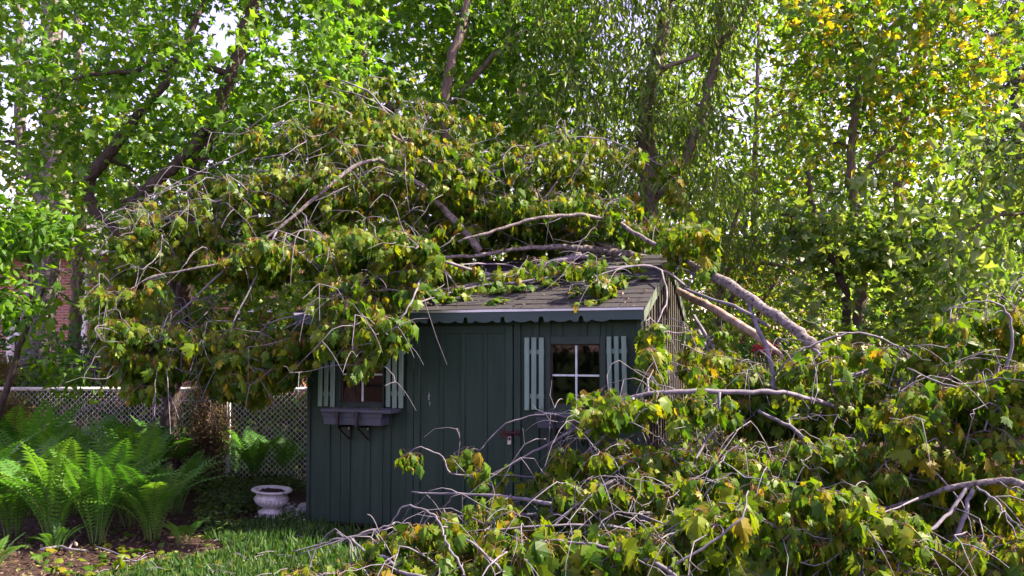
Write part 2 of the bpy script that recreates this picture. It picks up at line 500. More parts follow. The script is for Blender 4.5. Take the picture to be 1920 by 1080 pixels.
# ground: mulch and soil with darker and paler patches
def ground_mat(name, stops, s1, s2, bump):
    m, n, out = new_mat(name)
    tc = n.nodes.new("ShaderNodeTexCoord")
    n1 = n.nodes.new("ShaderNodeTexNoise")
    n1.inputs['Scale'].default_value = s1
    n1.inputs['Detail'].default_value = 10
    n1.inputs['Roughness'].default_value = 0.75
    n2 = n.nodes.new("ShaderNodeTexNoise")
    n2.inputs['Scale'].default_value = s2
    n2.inputs['Detail'].default_value = 3
    n.links.new(tc.outputs['Object'], n1.inputs[0])
    n.links.new(tc.outputs['Object'], n2.inputs[0])
    mm = n.nodes.new("ShaderNodeMath")
    mm.operation = 'MULTIPLY_ADD'
    mm.inputs[1].default_value = 0.7
    n.links.new(n1.outputs[0], mm.inputs[0])
    m2 = n.nodes.new("ShaderNodeMath")
    m2.operation = 'MULTIPLY'
    m2.inputs[1].default_value = 0.3
    n.links.new(n2.outputs[0], m2.inputs[0])
    n.links.new(m2.outputs[0], mm.inputs[2])
    r = ramp(n, stops)
    n.links.new(mm.outputs[0], r.inputs[0])
    b = n.nodes.new("ShaderNodeBsdfPrincipled")
    b.inputs['Roughness'].default_value = 1.0
    b.inputs['Specular IOR Level'].default_value = 0.1
    n.links.new(r.outputs[0], b.inputs['Base Color'])
    bp = n.nodes.new("ShaderNodeBump")
    bp.inputs['Strength'].default_value = bump
    bp.inputs['Distance'].default_value = 0.03
    n.links.new(n1.outputs[0], bp.inputs['Height'])
    n.links.new(bp.outputs[0], b.inputs['Normal'])
    n.links.new(b.outputs[0], out.inputs[0])
    return m


M['mulch'] = ground_mat("mulch_soil", [(0.3, (0.018, 0.012, 0.012)), (0.5, (0.05, 0.032, 0.028)), (0.65, (0.10, 0.065, 0.05)), (0.8, (0.17, 0.12, 0.09))], 24, 1.2, 0.9)
M['lawn'] = ground_mat("lawn_soil", [(0.3, (0.018, 0.030, 0.010)), (0.55, (0.032, 0.055, 0.014)), (0.8, (0.06, 0.075, 0.025))], 18, 0.8, 0.6)

# ------------------------------------------------------------------ ground
g = MB()
nx = 60
xs = np.concatenate([[-400, -120, -40], np.linspace(-12, 14, 53), [40, 120, 400]])
ys = np.concatenate([[-400, -100, -30, -8], np.linspace(0, 16, 41), [22, 40, 120, 500]])
gx, gy = np.meshgrid(xs, ys)
gz = 0.018 * np.sin(gx * 2.1 + 1.3) * np.cos(gy * 1.7) + 0.012 * np.sin(gx * 5.3 + gy * 3.1)
gz = np.where((np.abs(gx) < 13) & (gy > 0.5) & (gy < 15.8), gz - 0.03, -0.03)
vv = np.stack([gx, gy, gz], -1).reshape(-1, 3)
W_, H_ = len(xs), len(ys)
q = []
for j in range(H_ - 1):
    for i in range(W_ - 1):
        q.append((j * W_ + i, j * W_ + i + 1, (j + 1) * W_ + i + 1, (j + 1) * W_ + i))
g.add(vv, q)
ground = obj("ground", g.mesh("ground", M['mulch'], True), kind='structure')

# lawn sheet: its far edge runs in front of the fern bed and past the shed
lawn_edge = [G(*p)[:2] for p in [(60, 1120), (150, 1082), (250, 1062), (360, 1045), (450, 1022), (520, 1000), (600, 994), (700, 1003), (820, 1015), (1000, 1030), (1240, 1050)]]
le = np.array(lawn_edge)
# smooth, wavy edge
t_ = np.linspace(0, len(le) - 1, 70)
le = np.stack([np.interp(t_, np.arange(len(le)), le[:, 0]), np.interp(t_, np.arange(len(le)), le[:, 1])], -1)
le += 0.035 * np.stack([np.sin(t_ * 7.1), np.cos(t_ * 5.3)], -1)
LAWN_EDGE = le
rows = []
for s in np.linspace(0, 1, 8) ** 1.6:
    near = np.stack([le[:, 0] * (1 + 130.0 * s ** 3), le[:, 1] * (1 - s) - 395.0 * s ** 3], -1)
    rows.append(np.concatenate([near, np.full((len(near), 1), 0.006 - 0.010 * s)], 1))
lv = np.concatenate(rows)
k_ = len(le)
q = [(r * k_ + i, (r + 1) * k_ + i, (r + 1) * k_ + i + 1, r * k_ + i + 1) for r in range(7) for i in range(k_ - 1)]
obj("lawn", MB().add(lv, q).mesh("lawn", M['lawn'], True), kind='structure')

# ------------------------------------------------------------------ shed frame of reference
YAW = math.radians(18.5)
TX = np.array((math.cos(YAW), -math.sin(YAW), 0))     # along the front, to the right
TY = np.array((math.sin(YAW), math.cos(YAW), 0))      # from front to back
_door = G(870, 1003)


def _on_wall(px, py, org, yoff=0.0):
    r = ray(px, py)
    o_ = np.array((0, 0, EYE)) - org
    t = (yoff - o_ @ TY) / (r @ TY)
    p = o_ + r * t
    return np.array((p @ TX, p[2]))


_l = _on_wall(576, 900, _door)[0]
SHED = _door + TX * _l
SHED[2] = 0
WID = _on_wall(1206, 900, SHED)[0]


def fw(px, py, yoff=0.0):
    """pixel -> (x, z) on the shed's front plane pushed back by yoff"""
    return _on_wall(px, py, SHED, yoff)


def fx(px, yoff=0.0):
    return float(fw(px, 700, yoff)[0])


def on_side(px, py, xl):
    r = ray(px, py)
    o_ = np.array((0, 0, EYE)) - SHED
    t = (xl - o_ @ TX) / (r @ TX)
    p = o_ + r * t
    return np.array((p @ TY, p[2]))


def shed_w(x, y, z):
    return SHED + TX * x + TY * y + np.array((0, 0, z))


OVH = 0.13
eave_z = fw(1206, 575, -OVH)[1]
ry, rz_ = on_side(1259, 481, WID + 0.04)
by, bz = on_side(1285, 586, WID + 0.04)
RIDGE_Y, RIDGE_Z = float(ry), float(rz_)
BACK_Y = float(by)
SL = (RIDGE_Z - eave_z) / (RIDGE_Y + OVH)
SLB = (RIDGE_Z - bz) / (BACK_Y - RIDGE_Y)
print("shed width", WID, "eave", eave_z, "ridge", RIDGE_Y, RIDGE_Z, "back", BACK_Y, bz)


def roof_z(y):
    return eave_z + (y + OVH) * SL if y < RIDGE_Y else RIDGE_Z - (y - RIDGE_Y) * SLB


def R(px, py, lift=0.05):
    """pixel -> point on the front slope of the shed's roof, lifted"""
    r = ray(px, py)
    o_ = np.array((0, 0, EYE)) - SHED
    # z = eave + (y+OVH)*SL + lift
    a = r[2] - (r @ TY) * SL
    bb = eave_z + (o_ @ TY + OVH) * SL + lift - o_[2]
    t = bb / a
    return SHED + o_ + r * t


def in_shed(p):
    """True for points inside the shed or under its roof"""
    q_ = np.asarray(p) - SHED
    x, y, z = q_ @ TX, q_ @ TY, q_[..., 2]
    rz = np.where(y < RIDGE_Y, eave_z + (y + OVH) * SL, RIDGE_Z - (y - RIDGE_Y) * SLB)
    return (x > -0.12) & (x < WID + 0.10) & (y > -OVH - 0.03) & (y < BACK_Y + 0.1) & (z < rz + 0.03) & ~((y < 0.0) & (z < eave_z - 0.2) & (y < -0.06))


# ------------------------------------------------------------------ the shed
shed = thing("garden_shed", "dark green garden shed with pale green shutters under the fallen branches", "shed", SHED, -YAW)
WALL_T = roof_z(0.0) - 0.03
SB = 0.0                                        # wall board front face
win_r = (fx(1033), fx(1126), float(fw(1080, 760)[1]), float(fw(1080, 645)[1]))
win_l = (fx(640), fx(719), float(fw(680, 755)[1]), float(fw(680, 646)[1]))
door = (fx(777), fx(963.5), 0.05, float(fw(870, 610)[1]))
holes = [win_r, win_l, door]


def boards(x0, x1):
    """vertical pieces of wall between x0 and x1 with the openings left out"""
    cuts = sorted({x0, x1} | {c for h in holes for c in h[:2] if x0 < c < x1})
    for a, c in zip(cuts[:-1], cuts[1:]):
        mid = (a + c) / 2
        zs = [(0.03, WALL_T)]
        for h in holes:
            if h[0] <= mid <= h[1]:
                zs2 = []
                for z0, z1 in zs:
                    if h[2] > z0 + 0.02:
                        zs2.append((z0, min(z1, h[2])))
                    if h[3] < z1 - 0.02:
                        zs2.append((max(z0, h[3]), z1))
                zs = zs2
        for z0, z1 in zs:
            yield a, c, z0, z1


bx = [fx(p) for p in (576, 617, 654, 691.5, 729.5, 771, 970, 1006, 1050, 1095.5, 1143, 1206)]
for i in range(len(bx) - 1):
    jit = random.uniform(-0.0015, 0.0015)
    for a, c, z0, z1 in boards(bx[i], bx[i + 1]):
        obj("board", MB().bbox(a + 0.0015, c - 0.0015, SB + jit, SB + 0.018, z0, z1, 0.003).mesh("board", M['shed']), shed)
# battens over the joints (interrupted by the window frames)
bw = 0.026
fr_r = (fx(1022), fx(1137), float(fw(1080, 771)[1]), float(fw(1080, 631)[1]))
fr_l = (fx(628), fx(722), float(fw(680, 766)[1]), float(fw(680, 637)[1]))
for xb in bx[1:5] + bx[7:11]:
    segs = [(0.03, WALL_T)]
    for h in (fr_r, fr_l):
        if h[0] - bw < xb < h[1] + bw:
            segs = [(0.03, h[2] - 0.002), (h[3] + 0.002, WALL_T)]
    for z0, z1 in segs:
        if z1 - z0 > 0.03:
            obj("batten", MB().bbox(xb - bw, xb + bw, SB - 0.014, SB - 0.002, z0, z1, 0.004).mesh("batten", M['shed']), shed)
for a, c in ((0.0, 0.035), (WID - 0.045, WID)):
    obj("corner_board", MB().bbox(a, c, SB - 0.02, SB - 0.002, 0.02, WALL_T, 0.004).mesh("corner_board", M['shed_trim']), shed)
# door trim
obj("door_trim", MB().bbox(fx(764), door[0] - 0.002, SB - 0.019, SB - 0.002, 0.04, door[3] + 0.05, 0.004).mesh("door_trim", M['shed']), shed)
obj("door_trim", MB().bbox(door[1] + 0.004, fx(977), SB - 0.019, SB - 0.002, 0.04, door[3] + 0.05, 0.004).mesh("door_trim", M['shed']), shed)
# door: a sheet with stiles, rails, boards and battens
dx0, dx1, dz0, dz1 = door
dr = obj("door", MB().box(dx0 + 0.003, dx1 - 0.006, SB + 0.006, SB + 0.03, dz0, dz1 - 0.004).mesh("door", M['shed']), shed)
st0, st1 = fx(789), fx(948)
rail_z = float(fw(870, 625)[1])
dm = [st0, fx(829), fx(869), fx(911), st1]
for a, c in zip(dm[:-1], dm[1:]):
    obj("board", MB().bbox(a + 0.001, c - 0.001, SB - 0.004 + random.uniform(-0.001, 0.001), SB + 0.004, dz0 + 0.09, rail_z - 0.002, 0.003).mesh("board", M['shed']), dr)
for xb in dm[1:-1]:
    obj("batten", MB().bbox(xb - 0.018, xb + 0.018, SB - 0.016, SB - 0.006, dz0 + 0.09, rail_z - 0.002, 0.004).mesh("batten", M['shed']), dr)
obj("stile", MB().bbox(dx0 + 0.003, st0, SB - 0.017, SB + 0.004, dz0, dz1 - 0.004, 0.004).mesh("stile", M['shed']), dr)
obj("stile", MB().bbox(st1, dx1 - 0.006, SB - 0.017, SB + 0.004, dz0, dz1 - 0.004, 0.004).mesh("stile", M['shed']), dr)
obj("rail", MB().bbox(st0 + 0.001, st1 - 0.001, SB - 0.0165, SB + 0.004, rail_z, dz1 - 0.004, 0.004).mesh("rail", M['shed']), dr)
obj("rail", MB().bbox(st0 + 0.001, st1 - 0.001, SB - 0.0165, SB + 0.004, dz0, dz0 + 0.088, 0.004).mesh("rail", M['shed']), dr)
for pz in (683, 850):
    hz = float(fw(776, pz)[1])
    hm = MB().box(fx(767), fx(776), SB - 0.026, SB - 0.019, hz - 0.045, hz + 0.045)
    hm.box(fx(777.5), fx(787), SB - 0.024, SB - 0.017, hz - 0.045, hz + 0.045)
    hm.tube([(fx(776.8), SB - 0.024, hz - 0.05), (fx(776.8), SB - 0.024, hz + 0.05)], 0.007, 8)
    obj("hinge", hm.mesh("hinge", M['shed_trim']), dr)
# chipped paint marks on the door
for (px, py, w_, h_) in ((804, 744, 0.012, 0.05), (806, 757, 0.007, 0.03), (790, 805, 0.008, 0.045)):
    x, z = fw(px, py, SB - 0.006)
    yy = SB - 0.0182 if px == 790 else SB - 0.0062
    pts = [(x + w_ * math.cos(a) * random.uniform(0.4, 1), z + h_ * math.sin(a) * random.uniform(0.5, 1)) for a in np.linspace(0, 2 * math.pi, 10)[:-1]]
    if px == 790:
        pts = [(min(max(p_[0], dx0 + 0.006), st0 - 0.004), p_[1]) for p_ in pts]
    obj("paint_chip", MB().prism(pts, yy - 0.0006, yy).mesh("paint_chip", surf("chip", [(0.4, (0.05, 0.08, 0.08)), (0.6, (0.30, 0.36, 0.36))], scale=(90, 90, 40), bump=0)), dr)
# hasp
hx0, hz0 = fw(938, 821, -0.02)
hx1, hz1 = fw(975, 808, -0.02)
hm = MB().box(hx0, fx(961), SB - 0.024, SB - 0.0175, hz0, hz1)
hm.box(fx(965), hx1 - 0.01, SB - 0.027, SB - 0.0195, hz0 + 0.02, hz1 + 0.008)
hm.tube([(hx0 + 0.02, SB - 0.034, (hz0 + hz1) / 2 + 0.012), (hx1, SB - 0.034, (hz0 + hz1) / 2 + 0.012)], 0.0075, 8)
for s in (0.03, 0.075, 0.135):
    hm.tube([(hx0 + s, SB - 0.022, (hz0 + hz1) / 2 + 0.012), (hx0 + s, SB - 0.041, (hz0 + hz1) / 2 + 0.012)], 0.011, 8)
obj("hasp", hm.mesh("hasp", M['rust']), dr)
# padlock hangs from the hasp: a thing of its own
px_, pz_ = fw(955.5, 828, -0.04)
pl = thing("padlock", "small steel padlock hanging from the rusty hasp on the shed door", "padlock", shed_w(px_, -0.042, pz_), -YAW)
obj("body", MB().bbox(-0.019, 0.019, -0.011, 0.011, -0.024, 0.012, 0.005).mesh("body", M['steel']), pl)
a = np.linspace(0, math.pi, 9)
obj("shackle", MB().tube([(-0.013, 0, 0.008)] + [(-0.013 * math.cos(t), 0, 0.028 + 0.013 * math.sin(t)) for t in a] + [(0.013, 0, 0.008)], 0.0038, 8).mesh("shackle", M['steel'], True), pl)


# windows
def window(w, fr, mx, mz):
    x0, x1, z0, z1 = w
    f = MB()
    f.bbox(fr[0], x0 - 0.0, SB - 0.020, SB + 0.02, fr[2], fr[3], 0.004)
    f.bbox(x1, fr[1], SB - 0.020, SB + 0.02, fr[2], fr[3], 0.004)
    f.bbox(x0 + 0.001, x1 - 0.001, SB - 0.0195, SB + 0.02, z1, fr[3], 0.004)
    f.bbox(x0 + 0.001, x1 - 0.001, SB - 0.0195, SB + 0.02, fr[2], z0, 0.004)
    wf = obj("window", f.mesh("window_frame", M['shed_trim']), shed)
    s = MB()
    s.box(x0, x0 + 0.012, SB + 0.006, SB + 0.03, z0, z1)
    s.box(x1 - 0.012, x1, SB + 0.006, SB + 0.03, z0, z1)
    s.box(x0 + 0.012, x1 - 0.012, SB + 0.006, SB + 0.03, z1 - 0.012, z1)
    s.box(x0 + 0.012, x1 - 0.012, SB + 0.006, SB + 0.03, z0, z0 + 0.012)
    obj("sash", s.mesh("sash", M['inner']), wf)
    for (a_, c_) in ((x0 + 0.012, mx - 0.008), (mx + 0.008, x1 - 0.012)):
        for (e_, g_) in ((z0 + 0.012, mz - 0.008), (mz + 0.008, z1 - 0.012)):
            obj("pane", MB().box(a_, c_, SB + 0.016, SB + 0.019, e_, g_).mesh("pane", M['glass']), wf)
    obj("muntin", MB().box(mx - 0.008, mx + 0.008, SB + 0.008, SB + 0.024, z0 + 0.012, z1 - 0.012).mesh("muntin", M['white_trim']), wf)
    obj("muntin", MB().box(x0 + 0.012, mx - 0.008, SB + 0.009, SB + 0.023, mz - 0.008, mz + 0.008).mesh("muntin", M['white_trim']), wf)
    obj("muntin", MB().box(mx + 0.008, x1 - 0.012, SB + 0.009, SB + 0.023, mz - 0.008, mz + 0.008).mesh("muntin", M['white_trim']), wf)
    return wf


window(win_r, fr_r, fx(1080), float(fw(1080, 704)[1]))
window(win_l, fr_l, fx(679), float(fw(679, 702)[1]))


# shutters: two cross bars carry three slats each
def shutter(slats, top, bot, bars, barx, tilt=0.0):
    yb = SB - 0.030
    b0, b1 = fx(barx[0], yb), fx(barx[1], yb)
    s = MB()
    for py in bars:
        z = float(fw((barx[0] + barx[1]) / 2, py, yb)[1])
        s.bbox(b0, b1, SB - 0.034, SB - 0.0205, z - 0.019, z + 0.019, 0.003)
    sh = obj("shutter", s.mesh("shutter_bars", M['shutter']), shed)
    for k, (p0, p1) in enumerate(slats):
        ys_ = SB - 0.05
        xa, xb = fx(p0, ys_), fx(p1, ys_)
        mid = (p0 + p1) / 2
        zt = float(fw(mid, top + (k - 1) * -0.3, ys_)[1]) + random.uniform(-0.003, 0.003)
        zb = float(fw(mid, bot + (k - 1) * 0.8, ys_)[1]) + random.uniform(-0.004, 0.004)
        o = obj("slat", MB().bbox(xa - (xa + xb) / 2, xb - (xa + xb) / 2, -0.0155, 0, zb - (zb + zt) / 2, zt - (zb + zt) / 2, 0.003).mesh("slat", M['shutter']), sh)
        o.location = ((xa + xb) / 2, SB - 0.0345, (zb + zt) / 2)
        o.rotation_euler = (0, tilt + random.uniform(-0.004, 0.004), 0)
        for py in bars:
            zz = float(fw(mid, py, ys_)[1]) - (zb + zt) / 2
    return sh


shutter([(983, 991.7), (996, 1005), (1010, 1019)], 633, 769, (660, 743), (983, 1020))
shutter([(1138.5, 1147), (1152, 1160.5), (1166, 1175)], 630, 772, (658.5, 745), (1137, 1176), tilt=-0.015)
shutter([(596, 603.5), (607.5, 615), (619, 626.5)], 641, 762, (661, 738.5), (598, 627))
shutter([(723.5, 731), (735, 743), (747, 755)], 641, 764.5, (660.5, 738), (724, 758.5))

# fascia with scallops and keyholes, drip edge
yF = -OVH
f0, f1 = -0.06, WID + 0.035
ztop = eave_z - 0.006
kx = [fx(p, yF) for p in (943.6, 1016.5, 1090.5)]
per = (kx[2] - kx[0]) / 2
zb0 = float(fw(1180, 599, yF)[1])
zlow = zb0 - 0.014


def fascia_outline():
    x = f0
    keys = [kx[2] - i * per for i in range(0, 10)]
    last = fx(1147, yF)
    lower = []
    first_key = min(k for k in keys if k > f0 + 0.1)
    N = 1400
    for i in range(N + 1):
        xx = f0 + (last - f0) * i / N
        ph = ((xx - kx[2]) / per) % 1.0          # 0 at a keyhole
        lob = [0.0, 0.27, 0.73, 1.0]
        if ph < lob[1]:
            s = ph / lob[1]
        elif ph < lob[2]:
            s = (ph - lob[1]) / (lob[2] - lob[1])
        else:
            s = (ph - lob[2]) / (lob[3] - lob[2])
        z = zb0 + 0.006 - 0.020 * math.sin(math.pi * s) ** 0.8
        d = min(ph, 1 - ph) * per
        r_ = 0.021
        if d < r_:
            zk = zb0 + 0.014 + math.sqrt(max(r_ * r_ - d * d, 0))
            z = max(z, zk) if d < r_ * 0.98 else z
        lower.append((xx, z))
    # thin the list where it is smooth
    lower = [p for i, p in enumerate(lower) if i % 3 == 0 or i == N]
    lower.append((last + 0.002, zb0))
    lower.append((f1, zb0))
    return lower


low = fascia_outline()
fm = MB()
n_ = len(low)
v = [(x, yF - 0.018, z) for x, z in low] + [(x, yF - 0.018, ztop) for x, z in low] + [(x, yF, z) for x, z in low] + [(x, yF, ztop) for x, z in low]
q = []
for i in range(n_ - 1):
    q.append((i, i + 1, n_ + i + 1, n_ + i))
    q.append((2 * n_ + i + 1, 2 * n_ + i, 3 * n_ + i, 3 * n_ + i + 1))
    q.append((i + 1, i, 2 * n_ + i, 2 * n_ + i + 1))
    q.append((n_ + i, n_ + i + 1, 3 * n_ + i + 1, 3 * n_ + i))
q.append((0, n_, 3 * n_, 2 * n_))
q.append((n_ - 1, 3 * n_ - 1, 4 * n_ - 1, 2 * n_ - 1))
obj("fascia", fm.add(v, q).mesh("fascia", M['fascia']), shed)
de = MB().box(f0 - 0.005, f1 + 0.003, yF - 0.024, yF - 0.0185, ztop - 0.018, ztop + 0.004)
de.box(f0 - 0.005, f1 + 0.003, yF - 0.0245, yF + 0.05, ztop + 0.0045, ztop + 0.0065)
obj("drip_edge", de.mesh("drip_edge", M['metal']), shed)
obj("soffit", MB().box(f0, f1, yF + 0.001, -0.021, WALL_T - 0.05, WALL_T - 0.035).mesh("soffit", M['shed_trim']), shed)

# roof deck (two slopes, one body) and shingles laid on the front slope
rx0, rx1 = f0 - 0.005, WID + 0.045
th = 0.02
prof = [(yF - 0.02, eave_z - 0.02 * SL), (RIDGE_Y, RIDGE_Z), (BACK_Y + 0.05, RIDGE_Z - (BACK_Y + 0.05 - RIDGE_Y) * SLB)]
v = []
for x in (rx0, rx1):
    v += [(x, y, z) for y, z in prof] + [(x, y, z - th) for y, z in prof]
q = [(0, 1, 7, 6), (1, 2, 8, 7), (4, 3, 9, 10), (5, 4, 10, 11), (0, 6, 9, 3), (2, 5, 11, 8), (0, 3, 4, 1), (1, 4, 5, 2), (6, 7, 10, 9), (7, 8, 11, 10)]
roof = obj("roof", MB().add(v, q).mesh("roof_deck", M['deck']), shed)
ang = math.atan(SL)
slope_len = (RIDGE_Y + OVH) / math.cos(ang)
EXPO, TAB = 0.142, 0.305
shm = [MB().bbox(-TAB / 2 + g_, TAB / 2 - g_, 0, 0.24, 0, 0.0045, 0.003).mesh("shingle", M['shingle']) for g_ in (0.0015, 0.003, 0.0045)]
nrow = int(slope_len / EXPO)
for r_ in range(nrow + 1):
    s = -0.03 + r_ * EXPO
    x = rx0 - (r_ % 2) * TAB / 2
    while x < rx1 - 0.02:
        xa, xb = max(x, rx0 - 0.01), min(x + TAB, rx1 + 0.01)
        if xb - xa > 0.04:
            yl, zl = yF + s * math.cos(ang), eave_z + s * math.sin(ang) + 0.005
            o = obj("shingle", random.choice(shm), roof, ((xa + xb) / 2, yl, zl + random.uniform(0, 0.004)))
            o.rotation_euler = (ang - 0.030 + random.uniform(-0.006, 0.006), random.uniform(-0.004, 0.004), random.uniform(-0.006, 0.006))
            o.scale = ((xb - xa) / TAB, min(1, (slope_len - s) / 0.24), 1)
        x += TAB
bm_ = MB()
angb = math.atan(SLB)
slb = (BACK_Y + 0.05 - RIDGE_Y) / math.cos(angb)
for r_ in range(int(slb / EXPO)):
    s0 = r_ * EXPO
    y0, z0 = RIDGE_Y + s0 * math.cos(angb), RIDGE_Z - s0 * math.sin(angb)
    y1, z1 = RIDGE_Y + (s0 + EXPO) * math.cos(angb), RIDGE_Z - (s0 + EXPO) * math.sin(angb)
    bm_.add([(rx0, y0, z0 + 0.003), (rx1, y0, z0 + 0.003), (rx1, y1, z1 + 0.014), (rx0, y1, z1 + 0.014), (rx0, y1, z1 + 0.002), (rx1, y1, z1 + 0.002)], [(0, 3, 2, 1), (3, 4, 5, 2)])
obj("rear_shingles", bm_.mesh("rear_shingles", M['shingle']), roof, kind='stuff')
for i in range(11):
    x = rx0 + 0.005 + i * (rx1 - rx0) / 11
    w_ = (rx1 - rx0) / 11 * 1.05
    mm = MB().add([(x, RIDGE_Y - 0.13, RIDGE_Z - 0.13 * SL + 0.02), (x + w_, RIDGE_Y - 0.13, RIDGE_Z - 0.13 * SL + 0.016), (x + w_, RIDGE_Y, RIDGE_Z + 0.022), (x, RIDGE_Y, RIDGE_Z + 0.026),
                   (x + w_, RIDGE_Y + 0.13, RIDGE_Z - 0.13 * SLB + 0.016), (x, RIDGE_Y + 0.13, RIDGE_Z - 0.13 * SLB + 0.02)], [(0, 1, 2, 3), (3, 2, 4, 5)])
    obj("ridge_cap", mm.mesh("ridge_cap", M['shingle']), roof)
# rake boards on the right gable
for (ya, za, yb_, zb_) in ((yF - 0.018, eave_z - 0.002, RIDGE_Y, RIDGE_Z - 0.002), (RIDGE_Y, RIDGE_Z - 0.002, BACK_Y + 0.04, RIDGE_Z - (BACK_Y + 0.04 - RIDGE_Y) * SLB)):
    mm = MB()
    for xx in (WID + 0.022, -0.045):
        v = [(xx, ya, za - th - 0.004), (xx, yb_, zb_ - th - 0.004), (xx, yb_, zb_ - th - 0.12), (xx, ya, za - th - 0.10),
             (xx + 0.02, ya, za - th - 0.004), (xx + 0.02, yb_, zb_ - th - 0.004), (xx + 0.02, yb_, zb_ - th - 0.12), (xx + 0.02, ya, za - th - 0.10)]
        obj("rake_board", MB().add(v, [(0, 1, 2, 3), (7, 6, 5, 4), (0, 4, 5, 1), (1, 5, 6, 2), (2, 6, 7, 3), (3, 7, 4, 0)]).mesh("rake_board", M['rake']), shed)
# side walls: sheet plus battens
for side, xx in (("right", WID), ("left", 0.0)):
    x0, x1 = (xx - 0.02, xx - 0.001) if side == "right" else (xx + 0.001, xx + 0.02)
    yb_ = BACK_Y - 0.03
    pts = [(0.02, 0.03), (yb_, 0.03), (yb_, roof_z(yb_) - th - 0.01), (RIDGE_Y, RIDGE_Z - th - 0.01), (0.02, roof_z(0.02) - th - 0.01)]
    n5 = len(pts)
    v = [(x0, y, z) for y, z in pts] + [(x1, y, z) for y, z in pts]
    q = [(i, n5 + i, n5 + (i + 1) % n5, (i + 1) % n5) for i in range(n5)]
    sw = obj("side_wall", MB().add(v, q, [tuple(range(n5))], [tuple(range(2 * n5 - 1, n5 - 1, -1))]).mesh("side_wall", M['side_board'] if side == "right" else M['shed']), shed)
    if side == "right":
        yy = 0.10
        while yy < yb_ - 0.05:
            zt = roof_z(yy) - th - 0.05
            obj("batten", MB().box(WID + 0.0005, WID + 0.018, yy - 0.03, yy + 0.03, 0.04, zt).mesh("batten", M['side_batten']), sw)
            yy += 0.165
yb_ = BACK_Y - 0.03
obj("rear_wall", MB().box(0.0, WID, yb_, yb_ + 0.02, 0.03, roof_z(yb_) - th - 0.02).mesh("rear_wall", M['shed']), shed)
obj("shed_floor", MB().box(0.03, WID - 0.03, 0.032, yb_ - 0.003, 0.0, 0.06).mesh("shed_floor", M['inner']), shed)
# brown curtain and a white frame standing behind the left window
cw = MB()
xs_ = np.linspace(win_l[0] - 0.05, win_l[0] + 0.13, 24)
v = [(x, 0.10 + 0.012 * math.sin(i * 1.4), z) for z in (win_l[2] - 0.1, win_l[3] + 0.05) for i, x in enumerate(xs_)]
obj("curtain", cw.add(v, [(i, i + 1, 25 + i, 24 + i) for i in range(23)]).mesh("curtain", M['curtain'], True), shed)

# ------------------------------------------------------------------ window boxes
LT = {}


def leaf_template(kind):
    if kind == 'maple':
        out_ = [(0, 0), (-0.16, -0.05), (-0.42, 0.02), (-0.36, 0.14), (-0.60, 0.40), (-0.42, 0.42), (-0.40, 0.60), (-0.20, 0.50), (-0.22, 0.78), (-0.10, 0.76),
                (0, 1.0)]
        out_ = out_ + [(-x, y) for x, y in out_[-2:0:-1]]
        pts = [(0, 0.32)] + out_
    elif kind == 'maple_lo':
        out_ = [(0, 0), (-0.42, 0.0), (-0.34, 0.20), (-0.58, 0.50), (-0.20, 0.52), (0, 1.0)]
        out_ = out_ + [(-x, y) for x, y in out_[-2:0:-1]]
        pts = [(0, 0.35)] + out_
    elif kind == 'ovate':
        out_ = [(0, 0), (-0.26, 0.28), (-0.27, 0.58), (0, 1.0), (0.27, 0.58), (0.26, 0.28)]
        pts = [(0, 0.45)] + out_
    elif kind == 'lance':
        out_ = [(0, 0), (-0.13, 0.3), (-0.10, 0.65), (0, 1.0), (0.10, 0.65), (0.13, 0.3)]
        pts = [(0, 0.45)] + out_
    elif kind == 'blade':
        pts = [(0, 0), (-0.10, 0.45), (0, 1.0), (0.10, 0.45)]
        v = np.array([(x, y, -0.12 * y * y - 0.1 * abs(x)) for x, y in pts])
        return v, np.array([(0, 1, 2), (0, 2, 3)])
    elif kind == 'key':
        pts = [(0, 0), (-0.09, 0.2), (-0.17, 0.7), (-0.05, 1.0), (0.06, 0.6)]
        v = np.array([(x, y, 0.06 * math.sin(5 * y)) for x, y in pts])
        return v, np.array([(0, 1, 4), (1, 2, 4), (2, 3, 4)])
    fo, dr_ = (0.48, 0.38) if kind == 'maple' else (0.30, 0.22)
    v = np.array([(x, y, -fo * abs(x) - dr_ * y * y + (0.05 if i == 0 else 0)) for i, (x, y) in enumerate(pts)])
    n = len(pts) - 1
    f = np.array([(0, 1 + i, 1 + (i + 1) % n) for i in range(n)])
    return v, f


for k_ in ('maple', 'maple_lo', 'ovate', 'lance', 'blade', 'key'):
    LT[k_] = leaf_template(k_)


def norm(a):
    return a / (np.linalg.norm(a, axis=-1, keepdims=True) + 1e-9)


def frames(d, nrm):
    d = norm(d)
    x = norm(np.cross(d, nrm))
    n2 = np.cross(x, d)
    return x, d, n2


def leaves(mb, kind, pos, d, nrm, size):
    v, f = LT[kind]
    N = len(pos)
    if N == 0:
        return
    x, d, n2 = frames(d, nrm)
    curl = rng.uniform(0.3, 1.8, N)
    wid = rng.uniform(0.62, 1.1, N)
    V = (pos[:, None, :] + size[:, None, None] * (v[None, :, 0, None] * wid[:, None, None] * x[:, None, :] + v[None, :, 1, None] * d[:, None, :] + (v[None, :, 2] * curl[:, None])[:, :, None] * n2[:, None, :]))
    Fc = f[None] + (np.arange(N) * len(v))[:, None, None]
    mb.add(V.reshape(-1, 3), Fc.reshape(-1, 3))


def rnd(n, s=1.0):
    return rng.normal(0, s, (n, 3))


